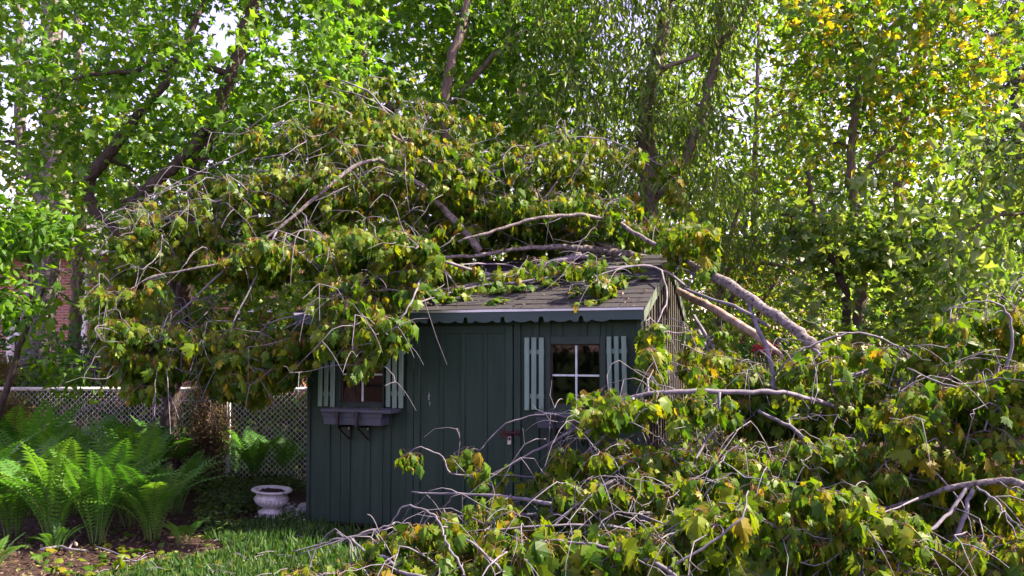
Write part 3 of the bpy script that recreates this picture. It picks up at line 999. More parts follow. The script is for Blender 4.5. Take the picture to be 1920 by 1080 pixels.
def seedling(loc, label, n, size, mat, cat="plant", group=None):
    t = thing("seedling", label, cat, loc, 0, group)
    mb = MB()
    st = MB()
    ps, ds = [], []
    for i in range(max(2, n // 3)):
        a = random.uniform(0, 6.28)
        e = np.array((0.03 * math.cos(a), 0.03 * math.sin(a), random.uniform(0.02, 0.05)))
        st.tube([(0, 0, -0.01), e * 0.5 + np.array((0, 0, 0.01)), e], (0.002, 0.0018, 0.001), 4)
        for k in range(3):
            ps.append(e + rng.normal(0, 0.006, 3))
            ds.append((math.cos(a + k * 2.1), math.sin(a + k * 2.1), 0.3))
    leaves(mb, 'ovate', np.array(ps), np.array(ds), np.array([(0, 0, 1.0)] * len(ps)) + rnd(len(ps), 0.25), rng.uniform(0.7, 1.1, len(ps)) * size)
    obj("stem", st.mesh("stem", M['fern_stem']), t)
    obj("leaves", mb.mesh("leaves", mat), t, kind='stuff')
    return t


def window_box(pxl, pxr, pyt, pyb, pl, pr, label, clips):
    ytop = -0.235                              # front of the rim
    xl, z1 = fw(pxl, pyt, ytop)
    xr = fx(pxr, ytop)
    z0 = float(fw((pl + pr) / 2, pyb, -0.2)[1])
    bl, br = fx(pl, -0.2), fx(pr, -0.2)
    base = shed_w((xl + xr) / 2, -0.12, z0)
    t = thing("window_box", label, "window box", base, -YAW, "window boxes under the shed's windows")
    cx_ = (xl + xr) / 2
    H = z1 - z0
    a0, a1 = bl - cx_, br - cx_
    e0, e1 = xl - cx_ + 0.02, xr - cx_ - 0.02
    lev = [(a0, a1, -0.075, 0.0), (a0 - 0.004, a1 + 0.004, -0.080, H * 0.45), (a0 - 0.010, a1 + 0.010, -0.086, H * 0.47), (a0 - 0.016, a1 + 0.016, -0.092, H * 0.74),
           (e0 - 0.004, e1 + 0.004, -0.098, H * 0.76), (e0 - 0.004, e1 + 0.004, -0.1, H - 0.028)]
    v, q = [], []
    for (c0, c1, y, z) in lev:
        v += [(c0, y, z), (c1, y, z), (c1, 0.085, z), (c0, 0.085, z)]
    for i in range(len(lev) - 1):
        for j in range(4):
            q.append((4 * i + j, 4 * i + (j + 1) % 4, 4 * i + 4 + (j + 1) % 4, 4 * i + 4 + j))
    obj("body", MB().add(v, q, [(0, 3, 2, 1)]).mesh("box_body", M['planter']), t)
    rim = MB()
    rim.box(xl - cx_, xr - cx_, -0.116, -0.090, H - 0.026, H)
    rim.box(xl - cx_, xr - cx_, 0.072, 0.095, H - 0.026, H)
    rim.box(xl - cx_, xl - cx_ + 0.025, -0.0895, 0.0715, H - 0.0255, H - 0.0005)
    rim.box(xr - cx_ - 0.025, xr - cx_, -0.0895, 0.0715, H - 0.0255, H - 0.0005)
    obj("rim", rim.mesh("box_rim", M['planter']), t)
    gx_, gy_ = np.meshgrid(np.linspace(xl - cx_ + 0.03, xr - cx_ - 0.03, 40), np.linspace(-0.088, 0.07, 10))
    gz_ = H - 0.03 + rng.normal(0, 0.006, gx_.shape)
    obj("soil", MB().add(np.stack([gx_, gy_, gz_], -1).reshape(-1, 3), [(j * 40 + i, j * 40 + i + 1, j * 40 + 41 + i, j * 40 + 40 + i) for j in range(9) for i in range(39)]).mesh("box_soil", M['soil']), t)
    for c in clips:
        xc = fx(c, -0.2) - cx_
        bm = MB()
        bm.box(xc - 0.020, xc + 0.020, -0.135, -0.112, H * 0.42, H * 0.86)           # clip on the front
        bm.box(xc - 0.010, xc + 0.012, -0.128, -0.100, -0.02, H * 0.45)
        bm.box(xc - 0.010, xc + 0.012, -0.128, 0.115, -0.026, -0.012)                # arm under the box
        bm.box(xc - 0.010, xc + 0.012, 0.096, 0.106, -0.16, -0.012)                  # plate on the wall
        bm.tube([(xc, -0.10, -0.022), (xc, 0.097, -0.145)], 0.007, 6)
        obj("bracket", bm.mesh("bracket", M['black_metal']), t)
        bt = MB().tube([(xc, 0.096, -0.05), (xc, 0.088, -0.05)], 0.006, 8)
        obj("bolt", bt.mesh("bolt", M['steel']), t)
    return cx_, xl, xr, z1


c_, xl, xr, zt = window_box(601, 733, 766, 797, 608, 714, "slate blue window box with four small seedlings under the left window", (637, 673))
lw_x = [fx(p, -0.12) for p in (628, 653, 681, 703)]
for i, (x, n_, s_, l_) in enumerate(zip(lw_x, (9, 6, 9, 5), (0.035, 0.04, 0.04, 0.05),
                                        ("brownish low seedling at the left end of the left window box", "small seedling second from the left end of the left window box",
                                         "dark green seedling below the muntin in the left window box", "bright yellow green seedling at the right end of the left window box"))):
    seedling(shed_w(x, -0.15, zt - 0.025), l_, n_, s_, M['cedar'] if i == 0 else (M['leaf_light'] if i in (1, 3) else M['leaf_deep']), "seedling", "seedlings in the window boxes")
c_, xl, xr, zt = window_box(1002, 1138, 773.5, 804, 1008, 1120, "slate blue window box half hidden by branches under the right window", (1041, 1082))
for x, l_ in ((1022, "green seedling at the left end of the right window box"), (1052, "pale seedling beside a bare patch in the right window box")):
    seedling(shed_w(fx(x, -0.12), -0.15, zt - 0.025), l_, 8, 0.045, M['leaf_deep'] if x == 1022 else M['leaf_light'], "seedling", "seedlings in the window boxes")

# ------------------------------------------------------------------ brick house beyond the fence
hd = 21.0
hp = P(-260, 655, hd)
house = thing("brick_house", "red brick house with white trim seen through the trees beyond the fence", "house", (hp[0], hd, 0))
HW = P(560, 655, hd)[0] - hp[0]
hz = P(0, 478, hd)[2]
wins = [(P(92, 655, hd)[0] - hp[0] - 1.1, P(92, 655, hd)[0] - hp[0] + 0.05, 1.35, 2.7), (P(440, 655, hd)[0] - hp[0], P(440, 655, hd)[0] - hp[0] + 1.3, 1.35, 2.7)]
mb = MB()
cuts = [0] + [c for w in wins for c in w[:2]] + [HW]
for i in range(len(cuts) - 1):
    if i % 2 == 0:
        mb.box(cuts[i], cuts[i + 1], 0, 0.3, 0, hz)
    else:
        w = wins[i // 2]
        mb.box(cuts[i], cuts[i + 1], 0.0, 0.3, 0, w[2])
        mb.box(cuts[i], cuts[i + 1], 0.0, 0.3, w[3], hz)
mb.box(0, 0.3, 0.31, 8, 0, hz)
mb.box(HW - 0.3, HW, 0.31, 8, 0, hz)
mb.box(0.3, HW - 0.3, 7.7, 8, 0, hz)
obj("wall", mb.mesh("house_wall", M['brick']), house)
for w in wins:
    f = MB()
    f.box(w[0], w[0] + 0.12, -0.04, 0.12, w[2], w[3])
    f.box(w[1] - 0.12, w[1], -0.04, 0.12, w[2], w[3])
    f.box(w[0] + 0.12, w[1] - 0.12, -0.039, 0.12, w[3] - 0.1, w[3])
    f.box(w[0] + 0.12, w[1] - 0.12, -0.039, 0.12, w[2], w[2] + 0.1)
    f.box(w[0] + 0.12, w[1] - 0.12, 0.0, 0.1, (w[2] + w[3]) / 2 - 0.04, (w[2] + w[3]) / 2 + 0.04)
    wf = obj("window", f.mesh("house_window", M['concrete']), house)
    obj("pane", MB().box(w[0] + 0.1, w[1] - 0.1, 0.13, 0.14, w[2], w[3]).mesh("pane", M['glass']), wf)
    obj("sill", MB().box(w[0] - 0.08, w[1] + 0.08, -0.09, -0.001, w[2] - 0.1, w[2] - 0.005).mesh("sill", M['concrete']), wf)
dxp = P(158, 655, hd)[0] - hp[0]
obj("downspout", MB().box(dxp - 0.06, dxp + 0.08, -0.12, -0.01, 0.1, hz - 0.1).mesh("downspout", M['concrete']), house)
obj("gutter", MB().box(-0.3, HW + 0.3, -0.55, -0.42, hz - 0.05, hz + 0.08).mesh("gutter", M['concrete']), house)
v = [(-0.4, -0.5, hz), (HW + 0.4, -0.5, hz), (HW + 0.4, 4, hz + 1.5), (-0.4, 4, hz + 1.5), (HW + 0.4, 8.5, hz), (-0.4, 8.5, hz)]
v = v + [(x, y, z + 0.15) for x, y, z in v]
obj("roof", MB().add(v, [(6, 7, 8, 9), (9, 8, 10, 11), (0, 3, 2, 1), (3, 5, 4, 2), (0, 1, 7, 6), (5, 11, 10, 4)], [(0, 6, 9), (0, 9, 3), (3, 9, 11), (3, 11, 5), (1, 2, 8), (1, 8, 7), (2, 4, 10), (2, 10, 8)]).mesh("house_roof", M['roof_house']), house)

# ------------------------------------------------------------------ chain-link fence
fd = 9.8
FX0, FX1 = P(-160, 730, fd)[0], P(700, 730, fd)[0]
f_top = P(300, 729, fd)[2]
fence = thing("chain_link_fence", "galvanised chain link fence with round top rail behind the ferns", "fence", (FX0, fd, 0), math.radians(-0.6))
fl = FX1 - FX0
obj("top_rail", MB().tube([(x, -0.03, f_top - 0.0) for x in np.linspace(0, fl, 12)], 0.024, 12).mesh("top_rail", M['fence_metal'], True), fence)
for px in (-130, 429, 690):
    x = P(px, 800, fd)[0] - FX0
    pm = MB().tube([(x, 0.022, 0), (x, 0.022, f_top + 0.03)], 0.026, 12)
    po = obj("post", pm.mesh("post", M['fence_metal'], True), fence)
    obj("post_cap", MB().lathe([(0.030, f_top + 0.02), (0.031, f_top + 0.045), (0.02, f_top + 0.065), (0.001, f_top + 0.072)], 14, (x, 0.022, 0)).mesh("post_cap", M['fence_metal'], True), po)
    for zz in (0.3, 0.7):
        obj("tie_band", MB().lathe([(0.028, zz - 0.01), (0.030, zz - 0.008), (0.030, zz + 0.008), (0.028, zz + 0.01)], 12, (x, 0.022, 0)).mesh("tie_band", M['fence_metal']), po)
sw_ = 0.0335
hh = 0.067
nz_ = int((f_top + 0.02) / hh * 2)
wires = []
for ph in (0, 1):
    pts = []
    for k in range(nz_ + 1):
        right = (k + ph) % 2
        x = sw_ if right else 0.0
        pts.append((x + (-0.0015 if right else 0.0015), -0.004 if right else 0.004, f_top - k * hh / 2))
    wires.append(MB().tube(pts, 0.0046, 4, cap=False).mesh("wire", M['fence_metal'], True))
nw = int(fl / sw_)
for i in range(nw):
    obj("wire", wires[i % 2], fence, (i * sw_, 0, 0))


# ------------------------------------------------------------------ growing branches and trees
def in_poly(px, py, poly):
    poly = np.asarray(poly, float)
    ins = np.zeros(len(px), bool)
    j = len(poly) - 1
    for i in range(len(poly)):
        xi, yi = poly[i]
        xj, yj = poly[j]
        c = ((yi > py) != (yj > py)) & (px < (xj - xi) * (py - yi) / (yj - yi + 1e-9) + xi)
        ins ^= c
        j = i
    return ins


SKY = [(30, 200, 50, 60), (45, 268, 42, 26), (405, 30, 55, 30), (410, 105, 45, 30), (560, 30, 40, 30), (540, 60, 30, 30), (1440, 55, 40, 26), (1440, 110, 50, 26), (1420, 150, 55, 28),
       (1390, 200, 40, 60), (1380, 260, 45, 40), (1490, 130, 30, 30), (1600, 155, 42, 26), (1708, 205, 36, 20), (1845, 60, 26, 26), (1245, 345, 25, 20), (1050, 110, 20, 30), (1760, 220, 30, 16),
       (60, 60, 30, 20), (1240, 20, 25, 20), (1850, 120, 30, 14), (1720, 20, 30, 18), (490, 130, 30, 20)]


def holes_reject(px, py, k=1.0):
    ok = np.ones(len(px), bool)
    for cx_, cy_, rx_, ry_ in SKY:
        ok &= ((px - cx_) / (rx_ * k)) ** 2 + ((py - cy_) / (ry_ * k)) ** 2 > 1
    return ok


CW = rng.normal(0, 1, (9, 3)) * np.array((2.3, 2.3, 5.0))
CP = rng.uniform(0, 6.28, 9)


def clump_noise(p):
    return np.sin(p @ CW.T + CP).sum(1) / 3.0


def targets(poly, d0, d1, n, holes=0.0, shed_ok=False, clump=0.45):
    """n points whose direction lies in poly; d0/d1 may be (depth at top, depth at bottom)"""
    poly = np.asarray(poly, float)
    lo, hi = poly.min(0), poly.max(0)
    out_ = []
    tot = 0
    for _ in range(60):
        px = rng.uniform(lo[0], hi[0], n * 2)
        py = rng.uniform(lo[1], hi[1], n * 2)
        ok = in_poly(px, py, poly)
        if holes > 0:
            ok &= holes_reject(px, py, holes)
        px, py = px[ok], py[ok]
        s = np.clip((py - lo[1]) / (hi[1] - lo[1] + 1e-6), 0, 1)
        a = d0[0] + (d0[1] - d0[0]) * s if isinstance(d0, tuple) else d0
        c = d1[0] + (d1[1] - d1[0]) * s if isinstance(d1, tuple) else d1
        d = a + (c - a) * rng.random(len(px))
        p = PV(px, py, d)
        ok = p[:, 2] > 0.06
        if clump > 0:
            ok &= clump_noise(p) > rng.uniform(-0.55, -0.55 + 1.5 * clump, len(p))
        if not shed_ok:
            ok &= ~in_shed(p)
        out_.append(p[ok])
        tot += ok.sum()
        if tot >= n:
            break
    p = np.concatenate(out_)[:n]
    return p


def spline(pts, k=5):
    """Catmull-Rom through the points (columns may carry a radius)"""
    pts = np.asarray(pts, float)
    if len(pts) < 3:
        t = np.linspace(0, 1, k + 1)[:, None]
        return pts[0] * (1 - t) + pts[-1] * t
    p = np.concatenate([[2 * pts[0] - pts[1]], pts, [2 * pts[-1] - pts[-2]]])
    out_ = []
    for i in range(1, len(p) - 2):
        for t in np.linspace(0, 1, k, endpoint=False):
            a, b_, c, d = p[i - 1], p[i], p[i + 1], p[i + 2]
            out_.append(0.5 * (2 * b_ + (c - a) * t + (2 * a - 5 * b_ + 4 * c - d) * t ** 2 + (3 * b_ - 3 * c + d - a) * t ** 3))
    out_.append(pts[-1])
    return np.array(out_)


LIMB = 0.8


def pathpts(path):
    """path rows (px, py, depth or 'R', radius in px) -> rows x, y, z, r"""
    rows = []
    for px, py, d, r in path:
        if d == 'R':
            p = R(px, py, 0.04 + r * 7.5 / F)
        else:
            p = P(px, py, d)
        rows.append((*p, r * p[1] / F))
    return np.array(rows)


def grow(nodes, rads, tg, arch=0.18, noise=0.08, rmin=0.003, rscale=0.6, rmax=0.02, npt=6, up=0.6):
    """join every target to the nearest growing node by a curved twig. returns pts (N, npt, 3), rad (N, npt)"""
    nodes = np.asarray(nodes, float)
    rads = np.asarray(rads, float)
    cap = len(nodes) + len(tg) * (npt - 1)
    A = np.zeros((cap, 3))
    Rr = np.zeros(cap)
    m = len(nodes)
    A[:m], Rr[:m] = nodes, rads
    d = np.array([np.min(((nodes - t) ** 2).sum(1)) for t in tg])
    order = np.argsort(d)
    PT, RD = [], []
    s = np.linspace(0, 1, npt)[:, None]
    for i in order:
        t = tg[i]
        dd = ((A[:m] - t) ** 2).sum(1)
        j = int(np.argmin(dd))
        p0 = A[j]
        L = math.sqrt(dd[j])
        c = (p0 + t) / 2 + rng.normal(0, arch * 0.6, 3) * L + np.array((0, 0, arch * up * L))
        pts = (1 - s) ** 2 * p0 + 2 * s * (1 - s) * c + s ** 2 * t
        pts[1:-1] += rng.normal(0, noise * L / npt, (npt - 2, 3))
        r0 = min(Rr[j] * rscale + rmin * 0.3, rmax)
        r0 = max(r0, rmin)
        rr = r0 + (rmin * 0.7 - r0) * np.linspace(0, 1, npt)
        PT.append(pts)
        RD.append(rr)
        A[m:m + npt - 1] = pts[1:]
        Rr[m:m + npt - 1] = rr[1:]
        m += npt - 1
    return np.array(PT), np.array(RD), A[:m], Rr[:m]


LEAF_CACHE = {}


def leaf_meshes(kind, mat):
    key = (kind, mat.name)
    if key not in LEAF_CACHE:
        ms = []
        for c in (0.5, 1.0, 1.6):
            v, f = LT[kind]
            v2 = v.copy()
            v2[:, 2] *= c
            ms.append(MB().add(v2, f).mesh("leaf", mat))
        LEAF_CACHE[key] = ms
    return LEAF_CACHE[key]


def single_leaves(root, org, kind, mat, pos, d, nrm, size):
    ms = leaf_meshes(kind, mat)
    x, d, n2 = frames(d, nrm)
    for i in range(len(pos)):
        o = bpy.data.objects.new("leaf", ms[i % 3])
        COL.objects.link(o)
        o.parent = root
        s = float(size[i])
        wd = s * random.uniform(0.62, 1.1)
        m4 = Matrix.Identity(4)
        for r_ in range(3):
            m4[r_][0] = float(x[i, r_]) * wd
            m4[r_][1] = float(d[i, r_]) * s
            m4[r_][2] = float(n2[i, r_]) * s
            m4[r_][3] = float(pos[i, r_] - org[r_])
        o.matrix_local = m4


def cluster_leaves(ends, dirs, per, rad, hang, size, flat=0.0):
    """leaf positions, directions, normals and sizes round twig ends"""
    N = len(ends)
    k = np.maximum(1, rng.poisson(per, N))
    idx = np.repeat(np.arange(N), k)
    n = len(idx)
    off = rnd(n, rad)
    pos = ends[idx] + off
    pos[:, 2] -= np.abs(rng.normal(0, rad * 0.5, n)) * hang
    d = norm(rnd(n)) * (1 - hang * 0.65) + np.array((0, 0, -1.0)) * hang + norm(off) * 0.35
    nrm = norm(rnd(n)) * (1 - flat) + np.array((0, 0, 1.0)) * flat
    sz = size * np.clip(rng.normal(1, 0.22, n), 0.5, 1.6)
    return pos, d, nrm, sz


def fallen(label, paths, regions, per=13, size=0.080, n_single=280, bare=25, mat_main='bark_pale', seeds=0.5, rad=0.065, name="fallen_branch", hang=0.8, cat="branch", group="branches of the fallen maple", leafmat='leaf_fallen'):
    main = [pathpts(p) for p in paths]
    org = main[0][0][:3].copy()
    root = thing(name, label, cat, org, 0, group)
    nodes, rads = [], []
    for i, mp_ in enumerate(main):
        mp_[:, 3] *= np.where(mp_[:, 3] > 0.033, 1.0, 0.72)
        sp = spline(mp_, 5)
        sp[:, :3] += rng.normal(0, 0.004, (len(sp), 3))
        k = 12 if i == 0 else 8
        mt = M[mat_main] if sp[0, 3] > 0.03 else M['twig']
        obj("limb" if i == 0 else "side_branch", MB().tube(sp[:, :3], np.maximum(sp[:, 3] * (1 + 0.06 * np.sin(np.arange(len(sp)) * 1.9) + rng.normal(0, 0.05, len(sp))), 0.003), k).mesh("limb", mt, True, org), root)
        nodes.append(sp[:, :3])
        rads.append(sp[:, 3])
    nodes, rads = np.concatenate(nodes), np.concatenate(rads)
    tg = np.concatenate([targets(*r) for r in regions])
    PT, RD, A, Rr = grow(nodes, rads, tg, arch=0.22, noise=0.25, rmin=0.0026, rmax=0.010)
    tw = MB()
    tw.tubes(PT, RD, 4)
    # bare curling twigs
    bare = int(bare * 1.35)
    if bare:
        j = rng.integers(0, len(A), bare)
        p0 = A[j]
        dr_ = norm(rnd(bare) * np.array((1, 0.6, 0.5)) + np.array((-0.3, -0.5, 0.25)))
        L = rng.uniform(0.25, 0.75, bare)
        s = np.linspace(0, 1, 8)
        side = norm(np.cross(dr_, rnd(bare)))
        pts = p0[:, None, :] + (L[:, None] * s)[:, :, None] * dr_[:, None, :] + (L[:, None] * 0.32 * np.sin(s * rng.uniform(2, 4.2, (bare, 1))))[:, :, None] * side[:, None, :]
        pts[:, :, 2] -= (L[:, None] * 0.45 * s ** 2)
        pts[:, 1:] += np.cumsum(rng.normal(0, 0.016, (len(pts), 7, 3)), 1)
        ok = ~in_shed(pts).any(1)
        pts = pts[ok]
        rd = np.linspace(0.0046, 0.0014, 8)[None, :] * rng.uniform(0.7, 1.3, (len(pts), 1))
        tw.tubes(pts, rd, 5)
        # short forks
        f0_ = pts[:, 4]
        fd_ = norm(rnd(len(pts)) + np.array((0, -0.3, -0.5)))
        s5 = np.linspace(0, 1, 5)
        fp = f0_[:, None, :] + (s5[None, :] * 0.22)[:, :, None] * fd_[:, None, :]
        fp[:, :, 2] -= 0.10 * s5[None, :] ** 2
        tw.tubes(fp, np.broadcast_to(np.linspace(0.0035, 0.002, 5), (len(fp), 5)), 4)
    obj("twigs", tw.mesh("twigs", M['twig'], True, org), root, kind='stuff')
    ends = np.concatenate([PT[:, -1], PT[:, -2]])
    dirs = None
    N = len(ends)
    idx = np.repeat(np.arange(N), rng.poisson(per / 2, N))
    n = len(idx)
    pd = norm(rnd(n) * np.array((1, 1, 0.7)) + np.array((0, 0, -0.35)))
    plen = rng.uniform(0.03, 0.11, n) * size / 0.09
    start = ends[idx] + rnd(n, 0.012)
    mid = start + pd * plen[:, None] * 0.6
    pos = start + pd * plen[:, None] + np.array((0, 0, -1.0)) * (plen * 0.35)[:, None]
    d = norm(pd * 0.35 + rnd(n, 0.25) + np.array((0, 0, -1.0)) * hang)
    nrm = norm(pd * np.array((1, 1, 0)) + rnd(n, 0.45) + np.array((0, 0, 0.15)))
    sz = size * np.clip(rng.normal(1, 0.36, n), 0.35, 1.8)
    ok = ~in_shed(pos) & (pos[:, 2] > 0.02)
    pos, d, nrm, sz, start, mid = pos[ok], d[ok], nrm[ok], sz[ok], start[ok], mid[ok]
    pm = MB().tubes(np.stack([start, mid, pos], 1), np.full((len(pos), 3), 0.0011), 3)
    obj("petioles", pm.mesh("petioles", M['petiole'], False, org), root, kind='stuff')
    px, py, dep = project(pos)
    score = sz / dep
    vis = (px > -20) & (px < 1940) & (py > -20) & (py < 1100)
    # nearer leaves cover farther ones: rank by closeness among those in frame
    rank = np.argsort(np.where(vis, dep, 99) - sz * 4)
    sel = rank[:n_single]
    rest = rank[n_single:]
    single_leaves(root, org, 'maple', M[leafmat], pos[sel], d[sel], nrm[sel], sz[sel])
    lm = MB()
    leaves(lm, 'maple', pos[rest], d[rest], nrm[rest], sz[rest])
    obj("leaves", lm.mesh("leaves", M[leafmat], False, org), root, kind='stuff')
    # hanging seed keys
    ns = int(len(PT) * seeds)
    if ns:
        j = rng.choice(len(PT), ns, replace=True)
        e = PT[j, -1]
        k = 13
        idx = np.repeat(np.arange(ns), k)
        sp = e[idx] + rnd(len(idx), 0.028) + np.array((0, 0, -0.03))
        sd = np.array((0, 0, -1.0)) + rnd(len(idx), 0.45)
        ok = ~in_shed(sp) & (sp[:, 2] > 0.02)
        sm = MB()
        leaves(sm, 'key', sp[ok], sd[ok], rnd(ok.sum()), rng.uniform(0.035, 0.055, ok.sum()))
        obj("seed_keys", sm.mesh("seed_keys", M['seed'], False, org), root, kind='stuff')
    return root


def tree(label, name, trunks, regions, leaf='maple_lo', lmat='leaf_maple', bark='bark_grey', per=18, size=0.13, rad=0.22, hang=0.25, flat=0.4, twig='twig_dark', cat="tree", group=None, rmax=0.05, rmin=0.005, n_single=0, up=0.4):
    main = [pathpts(p) for p in trunks]
    org = main[0][0][:3].copy()
    org[2] = min(org[2], 0.0) if name != 'x' else org[2]
    root = thing(name, label, cat, org, 0, group)
    nodes, rads = [], []
    for i, mp_ in enumerate(main):
        sp = spline(mp_, 6)
        sp[:, :3] += rng.normal(0, 0.012, (len(sp), 3))
        rr = np.maximum(sp[:, 3] * (1 + 0.05 * np.sin(np.arange(len(sp)) * 2.3 + i)), 0.004)
        obj("trunk" if i == 0 else "limb", MB().tube(sp[:, :3], rr, 14 if i == 0 else 10).mesh("trunk", M[bark], True, org), root)
        nodes.append(sp[:, :3])
        rads.append(sp[:, 3])
    nodes, rads = np.concatenate(nodes), np.concatenate(rads)
    tg = np.concatenate([targets(*r) for r in regions])
    PT, RD, A, Rr = grow(nodes, rads, tg, arch=0.15, noise=0.25, rmin=rmin, rmax=rmax, rscale=0.55, up=up)
    obj("twigs", MB().tubes(PT, RD, 5).mesh("twigs", M[twig], True, org), root, kind='stuff')
    ends = np.concatenate([PT[:, -1], PT[:, -2], PT[:, -3]])
    pos, d, nrm, sz = cluster_leaves(ends, None, per / 3, rad, hang, size, flat)
    ok = ~in_shed(pos) & (pos[:, 2] > 0.03)
    pos, d, nrm, sz = pos[ok], d[ok], nrm[ok], sz[ok]
    if n_single:
        px, py, dep = project(pos)
        vis = (px > -10) & (px < 1930) & (py > -10) & (py < 1090)
        rank = np.argsort(np.where(vis, dep, 99) - sz * 6)
        sel, rest = rank[:n_single], rank[n_single:]
        single_leaves(root, org, leaf, M[lmat], pos[sel], d[sel], nrm[sel], sz[sel])
        pos, d, nrm, sz = pos[rest], d[rest], nrm[rest], sz[rest]
    lm = MB()
    leaves(lm, leaf, pos, d, nrm, sz)
    obj("crown", lm.mesh("crown", M[lmat], False, org), root, kind='stuff')
    return root


# ---- standing trees, near to far
tree("dark leaning maple whose trunk rises in front of the chain link fence", "maple_tree",
     [[(318, 905, 9.4, 18), (320, 800, 9.4, 17), (326, 690, 9.4, 16), (345, 560, 9.3, 15), (362, 400, 9.2, 11), (372, 320, 9.2, 14), (400, 230, 9.2, 10), (432, 140, 9.1, 12), (462, 50, 9.1, 11), (495, -40, 9.0, 10), (560, -260, 9.0, 7)],
      [(345, 560, 9.3, 12), (300, 480, 9.3, 12), (235, 398, 9.2, 10), (260, 370, 9.1, 11), (320, 318, 9.0, 10), (352, 285, 9.0, 10), (420, 200, 9.2, 6)],
      [(300, 480, 9.3, 12), (200, 420, 9.3, 10), (165, 350, 9.3, 12), (205, 290, 9.2, 11), (262, 212, 9.2, 8), (330, 120, 9.4, 7), (380, 0, 9.6, 5)],
      [(432, 140, 9.1, 7), (360, 120, 9.0, 5), (260, 130, 8.8, 4), (120, 150, 8.6, 3)]],
     [([(-120, -260), (660, -260), (700, 120), (600, 250), (480, 330), (330, 420), (160, 380), (-60, 330)], 8.5, 11.3, 470, 1.0)], per=24, size=0.11, rad=0.17, lmat='leaf_maple', bark='bark_dark', flat=0.5, n_single=150)
tree("stout pale brown trunk on the left, sunlit in patches behind the fence", "maple_tree",
     [[(48, 850, 13, 34), (52, 760, 13, 30), (60, 680, 13, 28), (72, 590, 13, 27), (84, 500, 13, 26), (96, 400, 13, 25), (105, 280, 13, 23), (100, 120, 13, 20), (95, -100, 13, 16), (90, -400, 13, 10)],
      [(96, 400, 13, 12), (60, 330, 13.2, 11), (38, 250, 13.3, 10), (38, 100, 13.4, 8), (30, -100, 13.5, 6)],
      [(105, 280, 13, 12), (145, 200, 13.4, 10), (145, 60, 13.6, 8), (150, -150, 13.6, 6)]],
     [([(-330, -300), (330, -300), (340, 250), (250, 420), (110, 460), (-330, 430)], 12.6, 15, 240, 1.15)], per=20, size=0.14, rad=0.28, lmat='leaf_yellow', bark='bark_pale')
tree("slim sunlit trunk between the stout trunk and the white downspout", "young_tree",
     [[(139, 850, 14, 13), (140, 700, 14, 12), (141, 600, 14, 11), (146, 530, 14, 11), (150, 400, 14, 9), (140, 200, 14, 7)]],
     [([(60, 250), (320, 250), (330, 460), (260, 520), (80, 470)], 13, 15.5, 90, 1.0)], per=20, size=0.14, rad=0.28, leaf='ovate', lmat='leaf_far')
tree("broad leaved dogwood at the left edge with layered oval leaves", "dogwood_tree",
     [[(-40, 930, 8.4, 7), (-10, 800, 8.4, 6), (38, 650, 8.3, 5), (52, 590, 8.3, 4.5), (60, 520, 8.3, 4), (40, 440, 8.3, 3)],
      [(-10, 800, 8.4, 4), (-60, 650, 8.2, 4), (-80, 500, 8.2, 3)], [(52, 590, 8.3, 3), (90, 540, 8.2, 2), (140, 575, 8.1, 1.5)]],
     [([(-160, 360), (100, 390), (150, 440), (90, 480), (-160, 500)], 7.6, 9.0, 95), ([(-160, 540), (0, 545), (120, 560), (90, 590), (0, 600), (-40, 660), (-160, 690)], 7.6, 8.8, 34),
      ([(60, 690), (120, 660), (165, 690), (150, 725), (70, 725)], 9.0, 9.4, 14)], leaf='ovate', lmat='leaf_maple', per=15, size=0.12, rad=0.12, bark='bark_dark', flat=0.6, n_single=150, rmax=0.012)
tree("sunlit green maple spreading above the middle of the shed roof", "maple_tree",
     [[(845, 900, 12.2, 15), (840, 600, 12.2, 13), (838, 400, 11.6, 11), (830, 230, 11.0, 10), (845, 120, 10.8, 9), (872, 20, 10.8, 8), (890, -150, 10.8, 5)],
      [(838, 400, 12, 8), (760, 250, 11.4, 6), (690, 120, 11, 5), (650, 0, 10.8, 4)], [(830, 230, 11.6, 6), (900, 130, 11.2, 5), (980, 60, 10.8, 4)]],
     [([(560, -260), (1100, -260), (1080, 140), (1020, 240), (960, 330), (720, 320), (600, 240)], 10.6, 12.8, 430, 0.9)], per=24, size=0.115, rad=0.2, lmat='leaf_maple', flat=0.45, n_single=120)
tree("maple with a broken dark stub and patchy bark behind the roof", "maple_tree",
     [[(1000, 900, 14, 24), (990, 500, 14, 22), (985, 260, 14, 20), (970, 160, 14, 17), (955, 60, 14, 14), (930, -100, 14, 11)],
      [(985, 220, 14, 15), (950, 155, 13.8, 13), (925, 140, 13.6, 11)], [(970, 160, 14, 12), (890, 90, 14, 14), (840, 25, 14, 13), (800, -80, 14, 10)],
      [(985, 300, 14, 12), (1085, 90, 14, 12), (1050, 20, 14, 9)]],
     [([(640, -300), (1160, -300), (1140, 400), (900, 460), (560, 420)], 13.4, 16, 230, 1.1)], per=22, size=0.16, rad=0.3, lmat='leaf_far')
